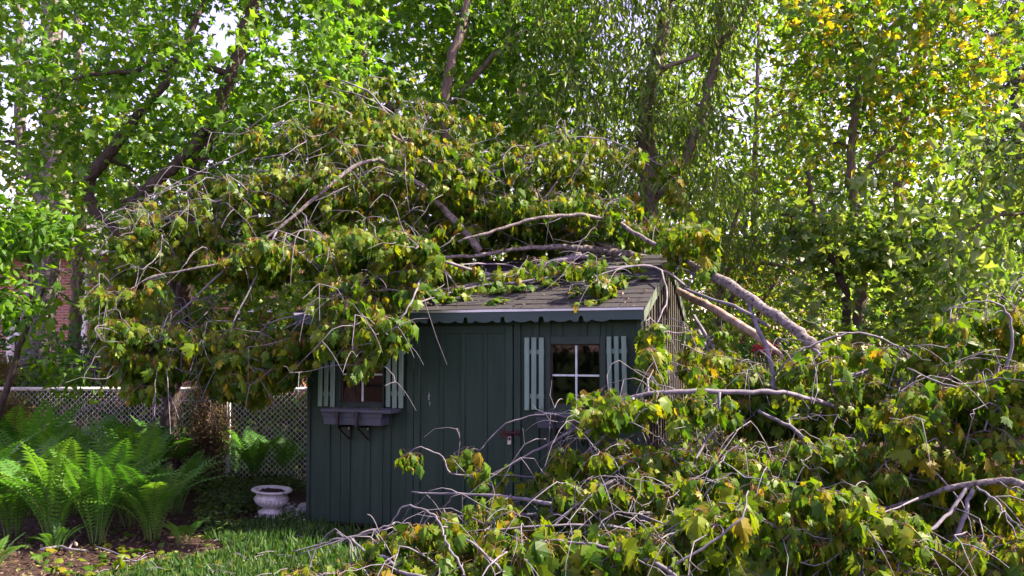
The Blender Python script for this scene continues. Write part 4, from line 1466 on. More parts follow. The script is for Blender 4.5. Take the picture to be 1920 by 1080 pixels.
tree("tall tree with drooping narrow leaves behind the right end of the shed", "willow_tree",
     [[(1205, 880, 11.6, 30), (1208, 600, 11.6, 27), (1212, 420, 11.6, 20), (1218, 330, 11.6, 18), (1205, 270, 11.6, 14), (1218, 180, 11.6, 11), (1236, 90, 11.6, 12), (1255, -30, 11.6, 10), (1270, -300, 11.6, 6)],
      [(1214, 380, 11.6, 11), (1265, 330, 11.3, 10), (1300, 260, 11.2, 9), (1325, 180, 11.2, 9), (1345, 90, 11.2, 8), (1350, -30, 11.2, 9), (1370, -250, 11.2, 6)],
      [(1218, 330, 11.6, 8), (1230, 150, 11.0, 5), (1310, 105, 10.7, 4), (1240, 130, 10.6, 3)],
      [(1345, 90, 11.2, 6), (1395, 20, 11.2, 5), (1440, -80, 11.2, 4)]],
     [([(960, -260), (1450, -260), (1400, 40), (1360, 120), (1350, 280), (1440, 400), (1430, 470), (1330, 480), (1220, 400), (1090, 380), (1000, 300)], 10.3, 13.0, 640, 0.6, False, 0.25)],
     leaf='lance', lmat='leaf_lance', per=24, size=0.14, rad=0.17, hang=0.8, flat=0.0, bark='bark_grey')
tree("slender upright tree with yellow sunlit leaves right of the leaning limb", "young_tree",
     [[(1612, 905, 10.8, 12), (1610, 620, 10.8, 11), (1617, 520, 10.8, 10.5), (1616, 440, 10.8, 10), (1600, 380, 10.8, 9), (1594, 300, 10.8, 8), (1602, 220, 10.8, 7.5), (1608, 155, 10.8, 6), (1600, 60, 10.8, 4)],
      [(1600, 360, 10.8, 5), (1640, 300, 10.6, 4), (1690, 270, 10.4, 3)], [(1608, 155, 10.8, 5), (1680, 70, 10.6, 4), (1760, 0, 10.4, 3)], [(1617, 500, 10.8, 6), (1650, 475, 10.6, 5), (1690, 465, 10.5, 3)]],
     [([(1360, -200), (1800, -240), (1850, 160), (1760, 330), (1500, 380), (1440, 300)], 10.2, 12.2, 210, 0.8)], lmat='leaf_yellow', per=22, size=0.10, rad=0.2, bark='bark_grey', flat=0.4, n_single=100)
tree("maple with golden sunlit leaves spreading into the upper right of the view", "maple_tree",
     [[(1705, 905, 13, 14), (1700, 600, 13, 13), (1692, 420, 13, 12), (1688, 320, 13, 11), (1700, 200, 12.6, 8), (1740, 60, 12, 6), (1780, -150, 11.6, 4)],
      [(1688, 320, 13, 6), (1640, 240, 12, 4), (1590, 160, 11.4, 3)], [(1700, 200, 12.6, 5), (1800, 150, 11.4, 4), (1880, 120, 10.8, 3)]],
     [([(1420, 60), (1560, -120), (1930, -160), (1930, 200), (1820, 260), (1700, 260), (1560, 190)], 8.8, 11.6, 210, 0.7)], lmat='leaf_sun_gold', per=20, size=0.11, rad=0.17, bark='bark_grey', flat=0.4, n_single=100)
tree("thin dark crooked sapling with pale glossy leaves at right", "sapling",
     [[(1592, 905, 10.2, 8), (1590, 610, 10.2, 8), (1584, 540, 10.2, 7), (1565, 495, 10.2, 7), (1535, 430, 10.2, 6), (1520, 370, 10.2, 5), (1514, 320, 10.2, 4)],
      [(1535, 430, 10.2, 4), (1500, 415, 10.1, 4), (1470, 400, 10.0, 2.5)], [(1565, 495, 10.2, 4), (1660, 420, 10, 3), (1720, 400, 9.8, 2)]],
     [([(1470, 380), (1640, 350), (1830, 370), (1860, 560), (1780, 640), (1560, 620), (1480, 560)], 9.4, 11, 210)], lmat='leaf_light', per=14, size=0.13, rad=0.15, bark='bark_dark', flat=0.5, n_single=120, rmax=0.015)
tree("drooping dark green tree along the right edge of the yard", "young_tree",
     [[(2010, 1000, 7.8, 12), (1995, 700, 7.8, 11), (1985, 450, 7.8, 9), (1970, 250, 7.8, 7), (1950, 50, 7.8, 5)],
      [(1985, 450, 7.8, 5), (1900, 400, 7.7, 4), (1820, 430, 7.6, 2.5)], [(1995, 600, 7.8, 5), (1900, 560, 7.6, 3), (1800, 560, 7.4, 2)]],
     [([(1780, 300), (1920, 220), (2040, 150), (2040, 760), (1880, 700), (1790, 620), (1730, 470)], 7.0, 8.6, 170)], leaf='ovate', lmat='leaf_light', per=15, size=0.12, rad=0.16, hang=0.6, flat=0.1, n_single=120, rmax=0.02)
tree("dark conifer like tree in the upper right corner", "dark_tree",
     [[(1930, 900, 17, 16), (1920, 400, 17, 13), (1900, 100, 17, 9), (1890, -200, 17, 4)]],
     [([(1820, -250), (2100, -250), (2100, 420), (1800, 420), (1850, 180)], 15.5, 18, 240, 0.7)], leaf='blade', lmat='yew', per=90, size=0.2, rad=0.35, hang=0.4, flat=0)
tree("nearly bare pinkish shrub with fine twigs behind the leaning limb", "bare_shrub",
     [[(1350, 905, 12.4, 7), (1350, 600, 12.4, 7), (1352, 510, 12.4, 7), (1372, 440, 12.4, 5), (1395, 360, 12.4, 3)],
      [(1352, 560, 12.4, 5), (1370, 500, 12.2, 5), (1410, 470, 12, 4), (1450, 455, 12, 3)], [(1360, 600, 12.4, 5), (1400, 505, 12.0, 4), (1470, 500, 11.8, 3), (1510, 535, 11.6, 2)],
      [(1355, 700, 12.4, 5), (1420, 590, 12.3, 4), (1480, 480, 12.3, 3)]],
     [([(1290, 420), (1420, 390), (1540, 470), (1560, 640), (1290, 660)], 11.2, 13.2, 420)], per=2.2, size=0.09, rad=0.1, lmat='leaf_yellow', bark='bark_grey', twig='twig_pink', rmax=0.012, leaf='ovate')

# unseen foliage row added behind the viewer to give the panes a dark reflection
root = thing("reflection_hedge", "dark foliage row added unseen behind the viewer for the shed windows to mirror", "reflection_hedge", (0, -13, 0))
hp_ = np.stack([rng.uniform(-22, 22, 9000), rng.uniform(-0.9, 0.9, 9000), rng.uniform(0, 1, 9000) ** 0.8 * 4.2], -1)
lm = MB()
leaves(lm, 'ovate', hp_, rnd(9000), rnd(9000), rng.uniform(0.2, 0.42, 9000))
obj("foliage", lm.mesh("reflection_hedge_foliage", M['yew']), root, kind='stuff')
st = MB()
for x in np.arange(-21, 22, 2.0):
    st.tube([(x, 0, 0), (x + 0.1, 0.05, 1.5), (x, 0, 3.2)], (0.07, 0.05, 0.02), 6)
obj("stems", st.mesh("reflection_hedge_stems", M['bark_dark']), root, kind='stuff')

# shrubs between
for lab, poly, d0, d1, n_, lm, cx_ in (
        ("low bright green shrub behind the brush pile right of the peeled limb", [(1270, 560), (1560, 540), (1600, 860), (1240, 870)], 11.2, 13.5, 210, 'leaf_light', 1430),
        ("green shrub with small leaves behind the two slim trunks", [(1560, 560), (1800, 540), (1820, 860), (1560, 860)], 11.6, 13.6, 170, 'leaf_far', 1690),
        ("tall green shrub at the far right behind the drooping tree", [(1780, 420), (1990, 400), (1990, 760), (1780, 740)], 11, 13, 110, 'leaf_maple', 1900),
        ("leafy shrub behind the left part of the chain link fence", [(-120, 690), (180, 690), (330, 760), (330, 880), (-120, 900)], 10.6, 11.8, 120, 'leaf_far', 100),
        ("leafy shrub behind the fence post beside the shed", [(330, 740), (640, 720), (640, 890), (330, 890)], 10.6, 11.8, 120, 'leaf_maple', 480),
        ("dark broad leaved shrub under the dogwood at the left edge", [(-120, 580), (0, 600), (10, 690), (-120, 700)], 9.9, 10.8, 40, 'leaf_deep', -40),
        ("green shrub growing under the slim sunlit trunk", [(75, 620), (160, 630), (200, 690), (190, 740), (70, 740)], 12, 13, 50, 'leaf_deep', 130)):
    z = 905
    tree(lab, "shrub", [[(cx_, z, (d0 + d1) / 2, 5), (cx_ + 5, 780, (d0 + d1) / 2, 4), (cx_ - 6, 660, (d0 + d1) / 2, 2)]], [(poly, d0, d1, n_)], leaf='ovate', lmat=lm, per=19, size=0.095, rad=0.17, cat="shrub", rmax=0.01)

tree("leafy young tree filling the gap between the brick house and the dark leaning maple", "young_tree",
     [[(300, 900, 15, 7), (305, 700, 15, 6), (300, 560, 15, 4), (310, 470, 15, 2)], [(305, 640, 15, 3), (420, 560, 15, 2), (520, 520, 15, 1.5)]],
     [([(175, 500), (320, 440), (620, 440), (640, 660), (190, 660)], 13.5, 16.5, 230)], lmat='leaf_far', per=24, size=0.12, rad=0.25, rmax=0.015)
# dark yews behind the fence
for i, (x0, x1, yt, d0, lab) in enumerate(((120, 300, 640, 11.0, "dark yew left of the leaning trunk behind the fence"), (290, 470, 650, 11.2, "dark yew directly behind the fence post"), (450, 640, 640, 11.4, "dark yew behind the fence beside the shed corner"), (-120, 60, 690, 11, "dark yew at the foot of the stout pale trunk"))):
    cx_ = (x0 + x1) / 2
    tree(lab, "yew_shrub", [[(cx_, 900, d0, 6), (cx_, 780, d0, 5), (cx_, yt + 20, d0, 2)]], [([(x0, yt + 40), (cx_, yt), (x1, yt + 30), (x1, 890), (x0, 890)], d0 - 0.5, d0 + 0.7, 150)], leaf='blade', lmat='yew', per=85, size=0.075, rad=0.13, hang=0.1, flat=0, cat="yew", rmax=0.008)
# cedars at the fence
tree("golden cedar column at the left end of the fence", "cedar_shrub", [[(12, 905, 9.5, 6), (14, 800, 9.5, 5), (16, 690, 9.5, 2)]],
     [([(-60, 700), (0, 672), (30, 680), (52, 740), (50, 900), (-60, 900)], 9.1, 9.7, 150)], leaf='blade', lmat='cedar', per=95, size=0.055, rad=0.07, hang=-0.3, flat=0, cat="cedar", rmax=0.006, twig='twig_dark')
tree("browned cedar column beside the chain link fence post", "cedar_shrub", [[(390, 905, 9.55, 6), (391, 800, 9.55, 5), (390, 700, 9.55, 2)]],
     [([(362, 720), (385, 690), (405, 690), (424, 740), (422, 890), (360, 890)], 9.35, 9.75, 110)], leaf='blade', lmat='cedar_brown', per=95, size=0.05, rad=0.06, hang=-0.2, flat=0, cat="cedar", rmax=0.006)

# azalea and red bush
for px, py, d, lab, lm, n_ in ((1438, 655, 10.2, "pink flowering azalea glimpsed under the leaning limb", 'pink', 26), (1640, 590, 12.8, "dark red leaved bush between the slim trunks and the pile", 'red', 20)):
    root = tree(lab, "azalea_bush" if lm == 'pink' else "red_bush", [[(px, 905, d, 3), (px, 760, d, 2.5), (px, py + 20, d, 2)]], [([(px - 40, py - 8), (px + 40, py - 8), (px + 50, py + 60), (px - 50, py + 60)], d - 0.2, d + 0.3, n_)], leaf='ovate', lmat='leaf_deep', per=14, size=0.06, rad=0.08, cat="bush", rmax=0.006)
    pp = targets([(px - 30, py - 12), (px + 24, py - 12), (px + 24, py + 10), (px - 30, py + 10)], d - 0.35, d - 0.15, 16)
    lmb = MB()
    k = 9
    pos = np.repeat(pp, k, 0) + rnd(len(pp) * k, 0.02)
    leaves(lmb, 'ovate', pos, rnd(len(pos)), rnd(len(pos)), rng.uniform(0.035, 0.055, len(pos)))
    obj("blossoms" if lm == 'pink' else "leaf_tips", lmb.mesh("blossoms", M[lm], False, root.location), root, kind='stuff')

# far trees: one each, standing beyond the gardens
far = [(-260, 32, 160, 'leaf_far'), (40, 34, 230, 'leaf_yellow'), (330, 32, 180, 'leaf_maple'), (560, 25, 150, 'leaf_far'), (800, 21, 120, 'leaf_yellow'), (1080, 24, 160, 'leaf_maple'),
       (1330, 22, 30, 'leaf_far'), (1520, 26, 20, 'leaf_yellow'), (1760, 20, 180, 'leaf_far'), (2040, 23, 100, 'leaf_maple'), (2300, 20, 0, 'leaf_far'), (1420, 17, -40, 'leaf_far')]
far_lab = ["far leafy tree outside the left edge behind the brick house side", "far yellowish tree behind the stout pale trunk", "far green tree behind the dark leaning maple", "far tree seen left of the shed's ridge",
           "far yellowish tree behind the middle of the fallen crown", "far green tree behind the drooping narrow leaves", "far tree below the sky gap right of the shed", "far yellowish tree behind the thin crooked sapling",
           "far green tree behind the slender upright tree", "far green tree at the right edge behind the drooping tree", "far leafy tree beyond the right edge", "tall green tree filling the sky gap right of the drooping narrow leaves"]
for (cx_, d, yt, lm), lab in zip(far, far_lab):
    w_ = 210
    tree(lab, "leafy_tree", [[(cx_, 655 + F * EYE / d, d, 9), (cx_ + 8, 560, d, 8), (cx_ - 6, 400, d, 6), (cx_ + 4, yt + 80, d, 3)], [(cx_, 520, d, 5), (cx_ + 80, 380, d - 0.5, 3)], [(cx_, 480, d, 5), (cx_ - 90, 330, d + 0.5, 3)]],
         [([(cx_ - w_, 660), (cx_ - w_ * 1.05, 400), (cx_ - w_ * 0.8, yt + 60), (cx_, yt - 40), (cx_ + w_ * 0.8, yt + 60), (cx_ + w_ * 1.05, 400), (cx_ + w_, 660)], d - 2, d + 2.5, 250, 0.8)],
         leaf='ovate', lmat=lm, per=44, size=0.15, rad=0.42, flat=0.25, group="far trees beyond the gardens", rmax=0.06, rmin=0.012)

# ---- the fallen maple: every torn limb is a branch of its own
fallen("thick grey fallen limb leaning from the brush pile up onto the shed's ridge",
       [[(1532, 650, 6.2, 10.5), (1515, 638, 6.25, 10.5), (1470, 602, 6.5, 10.2), (1400, 556, 6.9, 9.8), (1340, 520, 7.35, 9.3), (1268, 500, 7.95, 8.8), (1180, 478, 8.3, 8), (1080, 465, 8.3, 6.5), (980, 466, 8.2, 5.5), (900, 478, 8.1, 5), (800, 486, 8.0, 4)],
        [(1335, 516, 7.4, 7), (1290, 492, 7.6, 6.5), (1240, 465, 7.8, 6), (1195, 440, 7.9, 6), (1150, 415, 8, 5.5), (1080, 404, 7.9, 5), (1000, 410, 7.8, 4.5), (930, 432, 7.7, 4), (860, 452, 7.6, 3)],
        [(1400, 556, 6.9, 6), (1414, 600, 6.7, 6), (1440, 660, 6.4, 6), (1452, 735, 6.2, 6)],
        [(1440, 612, 6.65, 4), (1390, 580, 6.75, 4.5), (1330, 560, 7.0, 4), (1280, 540, 7.3, 3)]],
       [([(840, 270), (1000, 290), (1120, 320), (1220, 380), (1330, 400), (1340, 470), (1200, 450), (1120, 440), (1000, 430), (860, 450)], 8.1, 9.4, 270, 0, False, 0.45), ([(860, 440), (1260, 440), (1300, 490), (900, 500)], 8.6, 9.6, 110, 0, False, 0.2)], bare=40, seeds=0.5, size=0.078, per=12)
fallen("peeled pinkish fallen limb below the thick grey limb beside the shed",
       [[(1272, 545, 8.1, 6.5), (1300, 560, 7.8, 7), (1340, 580, 7.4, 7.5), (1400, 617, 6.9, 7.5), (1450, 655, 6.5, 7.2), (1475, 676, 6.3, 6.5)],
        [(1300, 590, 7.4, 4), (1340, 660, 7.0, 5), (1370, 740, 6.6, 5), (1400, 800, 6.3, 4)], [(1310, 620, 7.2, 5), (1335, 670, 7.0, 6), (1350, 700, 6.8, 6)]],
       [([(1290, 590), (1330, 610), (1420, 680), (1450, 740), (1330, 745), (1290, 690)], 6.3, 7.4, 42), ([(1290, 680), (1440, 700), (1450, 800), (1290, 800)], 5.9, 7.0, 40)], mat_main='bark_peeled', bare=24, seeds=0.8)
fallen("grey fallen branch reaching sideways across the shed's right window",
       [[(1600, 775, 6.0, 6), (1520, 748, 5.8, 6), (1455, 735, 5.7, 6), (1380, 736, 5.7, 6.5), (1290, 733, 5.7, 6.5), (1200, 742, 5.75, 5.5), (1150, 760, 5.8, 5), (1100, 790, 5.85, 4.5), (1030, 832, 5.95, 4), (960, 870, 6.0, 3), (880, 912, 6.0, 2)],
        [(1190, 744, 5.7, 4), (1165, 775, 5.65, 3.5), (1120, 830, 5.6, 3), (1050, 880, 5.6, 2.5), (990, 940, 5.6, 2)],
        [(1090, 796, 5.85, 2.5), (1039, 777, 5.85, 2), (983, 783, 5.9, 2), (940, 800, 5.9, 1.8), (905, 838, 5.9, 1.5), (898, 845, 5.9, 1.2)],
        [(1000, 893, 5.8, 2), (910, 890, 5.85, 2), (846, 888, 5.85, 2), (830, 858, 5.85, 1.8), (788, 838, 5.85, 1.5), (767, 850, 5.85, 1.2)],
        [(1350, 735, 5.6, 4), (1345, 790, 5.5, 4), (1310, 850, 5.4, 3.5), (1295, 900, 5.3, 3)]],
       [([(1090, 770), (1190, 740), (1290, 745), (1450, 750), (1470, 860), (1300, 900), (1090, 890), (1040, 860)], 5.3, 6.0, 105), ([(1070, 740), (1140, 720), (1160, 780), (1080, 790)], 5.6, 5.9, 12), ([(880, 850), (1010, 850), (1040, 930), (900, 950)], 5.5, 5.95, 7), ([(1206, 610), (1226, 610), (1232, 690), (1206, 700)], 6.0, 6.25, 7),
        ([(768, 845), (785, 842), (780, 862), (766, 862)], 5.8, 5.9, 2), ([(872, 830), (884, 830), (884, 850), (872, 850)], 5.85, 5.95, 2)], bare=45, seeds=0.7)
fallen("long pale fallen branch lying level along the foot of the shed",
       [[(1520, 997, 5.0, 7), (1400, 992, 5.0, 8), (1290, 984, 5.0, 8), (1200, 968, 5.05, 7), (1100, 958, 5.15, 6), (960, 934, 5.35, 4.5), (860, 926, 5.5, 3.2), (774, 925, 5.65, 2)],
        [(1510, 985, 5.2, 5), (1330, 965, 5.2, 6), (1130, 964, 5.3, 5.5), (960, 966, 5.45, 4), (855, 968, 5.5, 3)],
        [(1180, 990, 4.9, 3), (1090, 985, 4.9, 3), (960, 990, 4.9, 2.5), (880, 1015, 4.9, 2)],
        [(1150, 900, 5.2, 3), (1080, 950, 5.1, 3), (1010, 1010, 5.0, 2.5)]],
       [([(1030, 900), (1200, 880), (1500, 870), (1520, 1000), (1300, 1010), (980, 1010)], 4.9, 5.6, 130), ([(800, 950), (1030, 940), (980, 1010), (820, 1010)], 4.9, 5.6, 20)], bare=55, seeds=0.8)
fallen("arching bare tipped branch nearest the lawn with yellow green leaves",
       [[(880, 1110, 4.6, 3.5), (871, 1078, 4.6, 3.5), (856, 1047, 4.6, 3.3), (836, 1015, 4.65, 3), (824, 982, 4.7, 3), (809, 962, 4.75, 2.8), (785, 954, 4.8, 2.6), (757, 950, 4.85, 2.5), (726, 991, 4.85, 2.2), (702, 1021, 4.85, 2)],
        [(800, 1082, 4.5, 5), (753, 1074, 4.6, 5), (726, 1046, 4.7, 4.5), (690, 1038, 4.8, 3.5), (661, 1012, 4.9, 3), (634, 999, 5.0, 2.5)],
        [(690, 1005, 5.1, 3), (640, 1010, 5.15, 3), (600, 1020, 5.2, 2.5), (550, 1034, 5.2, 1.5)],
        [(741, 982, 5.1, 2.5), (690, 996, 5.1, 3), (640, 1012, 5.1, 2), (560, 1040, 5.1, 1.2)],
        [(960, 1080, 4.5, 4), (930, 1060, 4.5, 3.6), (875, 1010, 4.5, 3)]],
       [([(540, 1075), (640, 1050), (780, 1030), (960, 1010), (1000, 1130), (500, 1130)], 4.6, 5.1, 130), ([(720, 1000), (900, 975), (960, 1010), (700, 1030)], 4.7, 5.1, 14)], bare=30, seeds=0.55)
fallen("leafy fallen branch with large fresh leaves at the bottom middle",
       [[(1320, 1130, 4.3, 7), (1250, 1070, 4.4, 6), (1180, 1040, 4.5, 5), (1100, 1020, 4.6, 4), (1010, 1010, 4.7, 3)],
        [(1250, 1070, 4.4, 4), (1330, 1020, 4.4, 3.5), (1390, 970, 4.4, 3), (1400, 920, 4.5, 2)]],
       [([(960, 1010), (1250, 980), (1330, 950), (1420, 940), (1440, 1130), (960, 1130)], 4.5, 5.1, 180)], bare=35, seeds=0.5, size=0.11)
fallen("broken pale limb entering from the right edge low in the brush pile",
       [[(2020, 960, 4.6, 14), (1960, 930, 4.65, 12), (1915, 910, 4.7, 10.5), (1880, 900, 4.8, 9), (1790, 914, 4.9, 7), (1740, 930, 5.0, 5.5), (1650, 955, 5.1, 4), (1560, 975, 5.2, 3)],
        [(1815, 912, 4.87, 5), (1780, 960, 4.8, 5), (1735, 1005, 4.7, 4), (1690, 1045, 4.6, 3), (1680, 1100, 4.5, 2.5)], [(1822, 918, 4.85, 6), (1805, 975, 4.8, 6), (1775, 1050, 4.75, 5), (1765, 1120, 4.7, 5)],
        [(1830, 915, 4.8, 3), (1865, 935, 4.7, 3), (1890, 970, 4.6, 2.5), (1930, 1000, 4.5, 2)],
        [(1720, 935, 4.95, 2.5), (1660, 960, 4.8, 2.2), (1600, 975, 4.7, 2)]],
       [([(1430, 930), (1560, 910), (1720, 960), (1740, 1130), (1430, 1130)], 4.5, 5.2, 150), ([(1780, 1010), (2000, 980), (2000, 1130), (1780, 1130)], 4.4, 4.9, 60)], bare=40, seeds=0.8)
fallen("tall curving branch arching upward near the right edge",
       [[(1960, 960, 5.2, 7), (1910, 905, 5.2, 6), (1904, 850, 5.2, 5.5), (1882, 790, 5.2, 5), (1872, 740, 5.2, 4.5), (1888, 690, 5.2, 4), (1898, 620, 5.2, 3.5), (1880, 575, 5.2, 3), (1830, 565, 5.2, 2), (1770, 585, 5.2, 1.5)],
        [(1903, 850, 5.2, 4), (1850, 838, 5.2, 3.5), (1790, 815, 5.2, 3), (1730, 790, 5.3, 2)], [(1876, 760, 5.2, 3), (1830, 735, 5.2, 2.8), (1770, 720, 5.3, 2.5), (1700, 690, 5.4, 2)]],
       [([(1640, 740), (1860, 700), (1990, 650), (1990, 900), (1700, 930), (1620, 850)], 5.0, 5.9, 190)], bare=35, seeds=0.6)
fallen("fallen branch with grey arcs heaped behind the end of the thick limb",
       [[(1700, 800, 6.2, 6), (1690, 740, 6.2, 5), (1660, 690, 6.2, 4.5), (1560, 720, 6.1, 4), (1562, 735, 6, 3)],
        [(1450, 705, 6.1, 2.5), (1490, 665, 6.0, 3), (1540, 640, 6.0, 3), (1600, 624, 6.0, 2.8), (1650, 634, 6.0, 2.5), (1690, 652, 6.0, 2)],
        [(1690, 740, 6.2, 4), (1740, 670, 6.2, 3.5), (1800, 630, 6.2, 3), (1900, 615, 6.2, 2)],
        [(1525, 655, 5.95, 4), (1548, 680, 5.9, 3.5), (1562, 730, 5.9, 3)]],
       [([(1440, 660), (1560, 636), (1700, 650), (1820, 640), (1980, 660), (1980, 760), (1700, 800), (1450, 800)], 5.8, 7.2, 260, 0, False, 0.3), ([(1740, 610), (1990, 560), (1990, 690), (1740, 690)], 5.8, 7.0, 60)], bare=40, seeds=0.7)
fallen("dense fallen branch in the middle of the brush pile right of the shed",
       [[(1660, 960, 5.6, 8), (1600, 900, 5.6, 7), (1540, 850, 5.6, 6), (1480, 800, 5.7, 5), (1420, 770, 5.8, 4)],
        [(1600, 900, 5.6, 5), (1690, 850, 5.6, 4), (1760, 800, 5.6, 3)], [(1568, 870, 5.4, 4), (1560, 940, 5.2, 3.5), (1545, 1000, 5.1, 3)]],
       [([(1440, 760), (1640, 760), (1700, 880), (1640, 960), (1450, 960)], 5.2, 6.2, 230, 0, False, 0.3), ([(1290, 745), (1560, 740), (1560, 870), (1290, 870)], 6.0, 7.2, 110, 0, False, 0.2), ([(1230, 730), (1440, 690), (1450, 860), (1230, 860)], 6.4, 7.6, 110, 0, False, 0.1)], bare=55, seeds=0.7)
fallen("shaded fallen branch lying low behind the broken pale limb at right",
       [[(1990, 1000, 5.6, 7), (1880, 985, 5.6, 7), (1760, 975, 5.6, 6), (1640, 985, 5.6, 4)], [(1760, 975, 5.6, 4), (1700, 930, 5.6, 3), (1650, 890, 5.6, 2)]],
       [([(1560, 870), (1990, 860), (1990, 1030), (1560, 1030)], 5.2, 6.3, 210, 0, False, 0.2)], bare=30, seeds=0.5, n_single=150)
fallen("long pale branch sweeping down to the left from the roof over the fence",
       [[(900, 470, 8.1, 7), (840, 400, 8.1, 6.5), (790, 350, 8.0, 6), (745, 315, 7.9, 5.5), (700, 300, 7.8, 5), (655, 318, 7.7, 5), (590, 372, 7.5, 4.5), (520, 430, 7.4, 4), (440, 485, 7.35, 3.5), (330, 510, 7.3, 3), (255, 535, 7.3, 2.5), (195, 600, 7.3, 2)],
        [(440, 485, 7.35, 2.5), (380, 545, 7.3, 2.5), (300, 620, 7.3, 2), (250, 700, 7.3, 1.5)], [(520, 430, 7.4, 2.5), (480, 520, 7.3, 2.5), (440, 600, 7.2, 2), (420, 690, 7.2, 1.5)]],
       [([(180, 610), (240, 540), (330, 500), (480, 440), (600, 400), (610, 560), (520, 690), (430, 720), (330, 680), (310, 710), (240, 660)], 7.0, 8.2, 280, 0, False, 0.45), ([(380, 560), (570, 540), (570, 690), (470, 740), (400, 720)], 6.9, 7.6, 130, 0, False, 0.15), ([(170, 540), (300, 520), (340, 690), (260, 740), (195, 690)], 7.1, 7.7, 120, 0, False, 0.15), ([(290, 560), (400, 540), (410, 700), (330, 680)], 7.2, 7.9, 60, 0, False, 0.1)], bare=85, seeds=1.3, size=0.08, per=12)
fallen("upper left fallen branch with grey tips arching above the fence",
       [[(860, 380, 8.6, 6), (760, 330, 8.5, 5.5), (680, 350, 8.4, 5), (590, 375, 8.2, 4.5), (500, 378, 8.0, 4), (420, 375, 7.9, 3.5), (350, 395, 7.8, 3), (300, 415, 7.8, 2.5), (235, 423, 7.8, 2), (195, 455, 7.8, 1.8), (172, 520, 7.8, 1.5)],
        [(350, 395, 7.8, 2), (270, 445, 7.7, 2), (215, 450, 7.7, 1.5)], [(680, 350, 8.4, 3.5), (600, 300, 8.3, 3), (540, 290, 8.2, 2.5), (470, 300, 8.1, 2)]],
       [([(190, 470), (270, 410), (420, 350), (560, 280), (640, 300), (640, 400), (480, 460), (330, 500), (220, 540)], 7.5, 8.8, 220, 0, False, 0.6)], bare=65, seeds=1.1, size=0.078, per=12)
fallen("sparse torn branch of wilted sprays rising over the back of the roof",
       [[(980, 420, 9.0, 5), (900, 340, 9.0, 4), (800, 260, 8.9, 3.5), (700, 190, 8.8, 2.5), (600, 160, 8.7, 1.6)], [(900, 340, 9.0, 3), (1020, 270, 9.0, 2.5), (1130, 260, 9.0, 2), (1240, 310, 8.9, 1.5)],
        [(800, 260, 8.9, 2.5), (640, 260, 8.6, 2.2), (500, 270, 8.4, 2), (380, 320, 8.2, 1.6), (280, 370, 8.0, 1.2)]],
       [([(560, 130), (720, 140), (900, 220), (1080, 240), (1280, 300), (1330, 400), (1060, 320), (860, 280), (640, 200)], 8.2, 9.4, 100, 0, False, 0.7), ([(230, 400), (380, 290), (560, 200), (600, 280), (400, 370), (240, 460)], 7.8, 8.6, 60, 0, False, 0.7)], bare=60, seeds=1.2, size=0.076, n_single=200)
fallen("bundle of grey twigs and leaves hanging over the shed's left window",
       [[(1090, 478, 8.3, 7), (1010, 498, 'R', 6), (930, 522, 'R', 5.5), (860, 540, 'R', 5), (790, 545, 'R', 4), (700, 560, 7.3, 3.5), (600, 590, 7.2, 3), (520, 620, 7.1, 2)],
        [(860, 540, 'R', 3), (800, 470, 7.3, 3), (790, 520, 6.8, 2.8), (770, 570, 6.55, 2.5), (745, 605, 6.5, 2.2), (722, 640, 6.55, 2), (690, 665, 6.6, 1.5)],
        [(800, 470, 7.3, 3), (720, 540, 7.0, 2.5), (640, 580, 6.85, 2.2), (560, 590, 6.85, 2), (490, 610, 6.9, 1.5)],
        [(790, 545, 'R', 3), (700, 525, 7.3, 2.5), (610, 560, 7.1, 2), (530, 640, 7.0, 1.5)],
        [(900, 512, 7.55, 4), (830, 490, 7.4, 3.5), (740, 485, 7.3, 3), (660, 500, 7.2, 2.5)]],
       [([(590, 440), (760, 420), (830, 480), (790, 530), (760, 600), (600, 630), (580, 560)], 6.7, 7.6, 170, 0, False, 0.3), ([(590, 560), (690, 560), (720, 620), (660, 660), (600, 655)], 6.55, 6.95, 55),
        ([(690, 590), (770, 580), (755, 640), (700, 670)], 6.5, 6.75, 22), ([(655, 660), (700, 640), (730, 650), (690, 695), (655, 700)], 6.5, 6.7, 10)], bare=40, seeds=0.5)
fallen("high fallen branch with wilted leaves on top of the left part of the roof",
       [[(960, 450, 8.7, 7), (880, 370, 8.7, 6.5), (820, 320, 8.6, 6), (760, 270, 8.5, 5), (690, 230, 8.4, 4), (620, 200, 8.3, 3), (560, 185, 8.2, 2)],
        [(820, 320, 8.6, 4), (900, 330, 8.5, 3.5), (960, 310, 8.4, 3), (1030, 300, 8.4, 2)], [(880, 370, 8.7, 4), (800, 350, 8.3, 3.5), (740, 330, 8.1, 3.5), (690, 322, 8.0, 3), (640, 350, 7.9, 2.5)],
        [(760, 270, 8.5, 3), (700, 180, 8.4, 2.5), (640, 150, 8.3, 2)]],
       [([(540, 210), (620, 170), (720, 200), (820, 240), (900, 290), (900, 460), (760, 440), (640, 440), (560, 380)], 7.7, 9.3, 330, 0, False, 0.6)], bare=85, seeds=1.0, size=0.076, per=12)
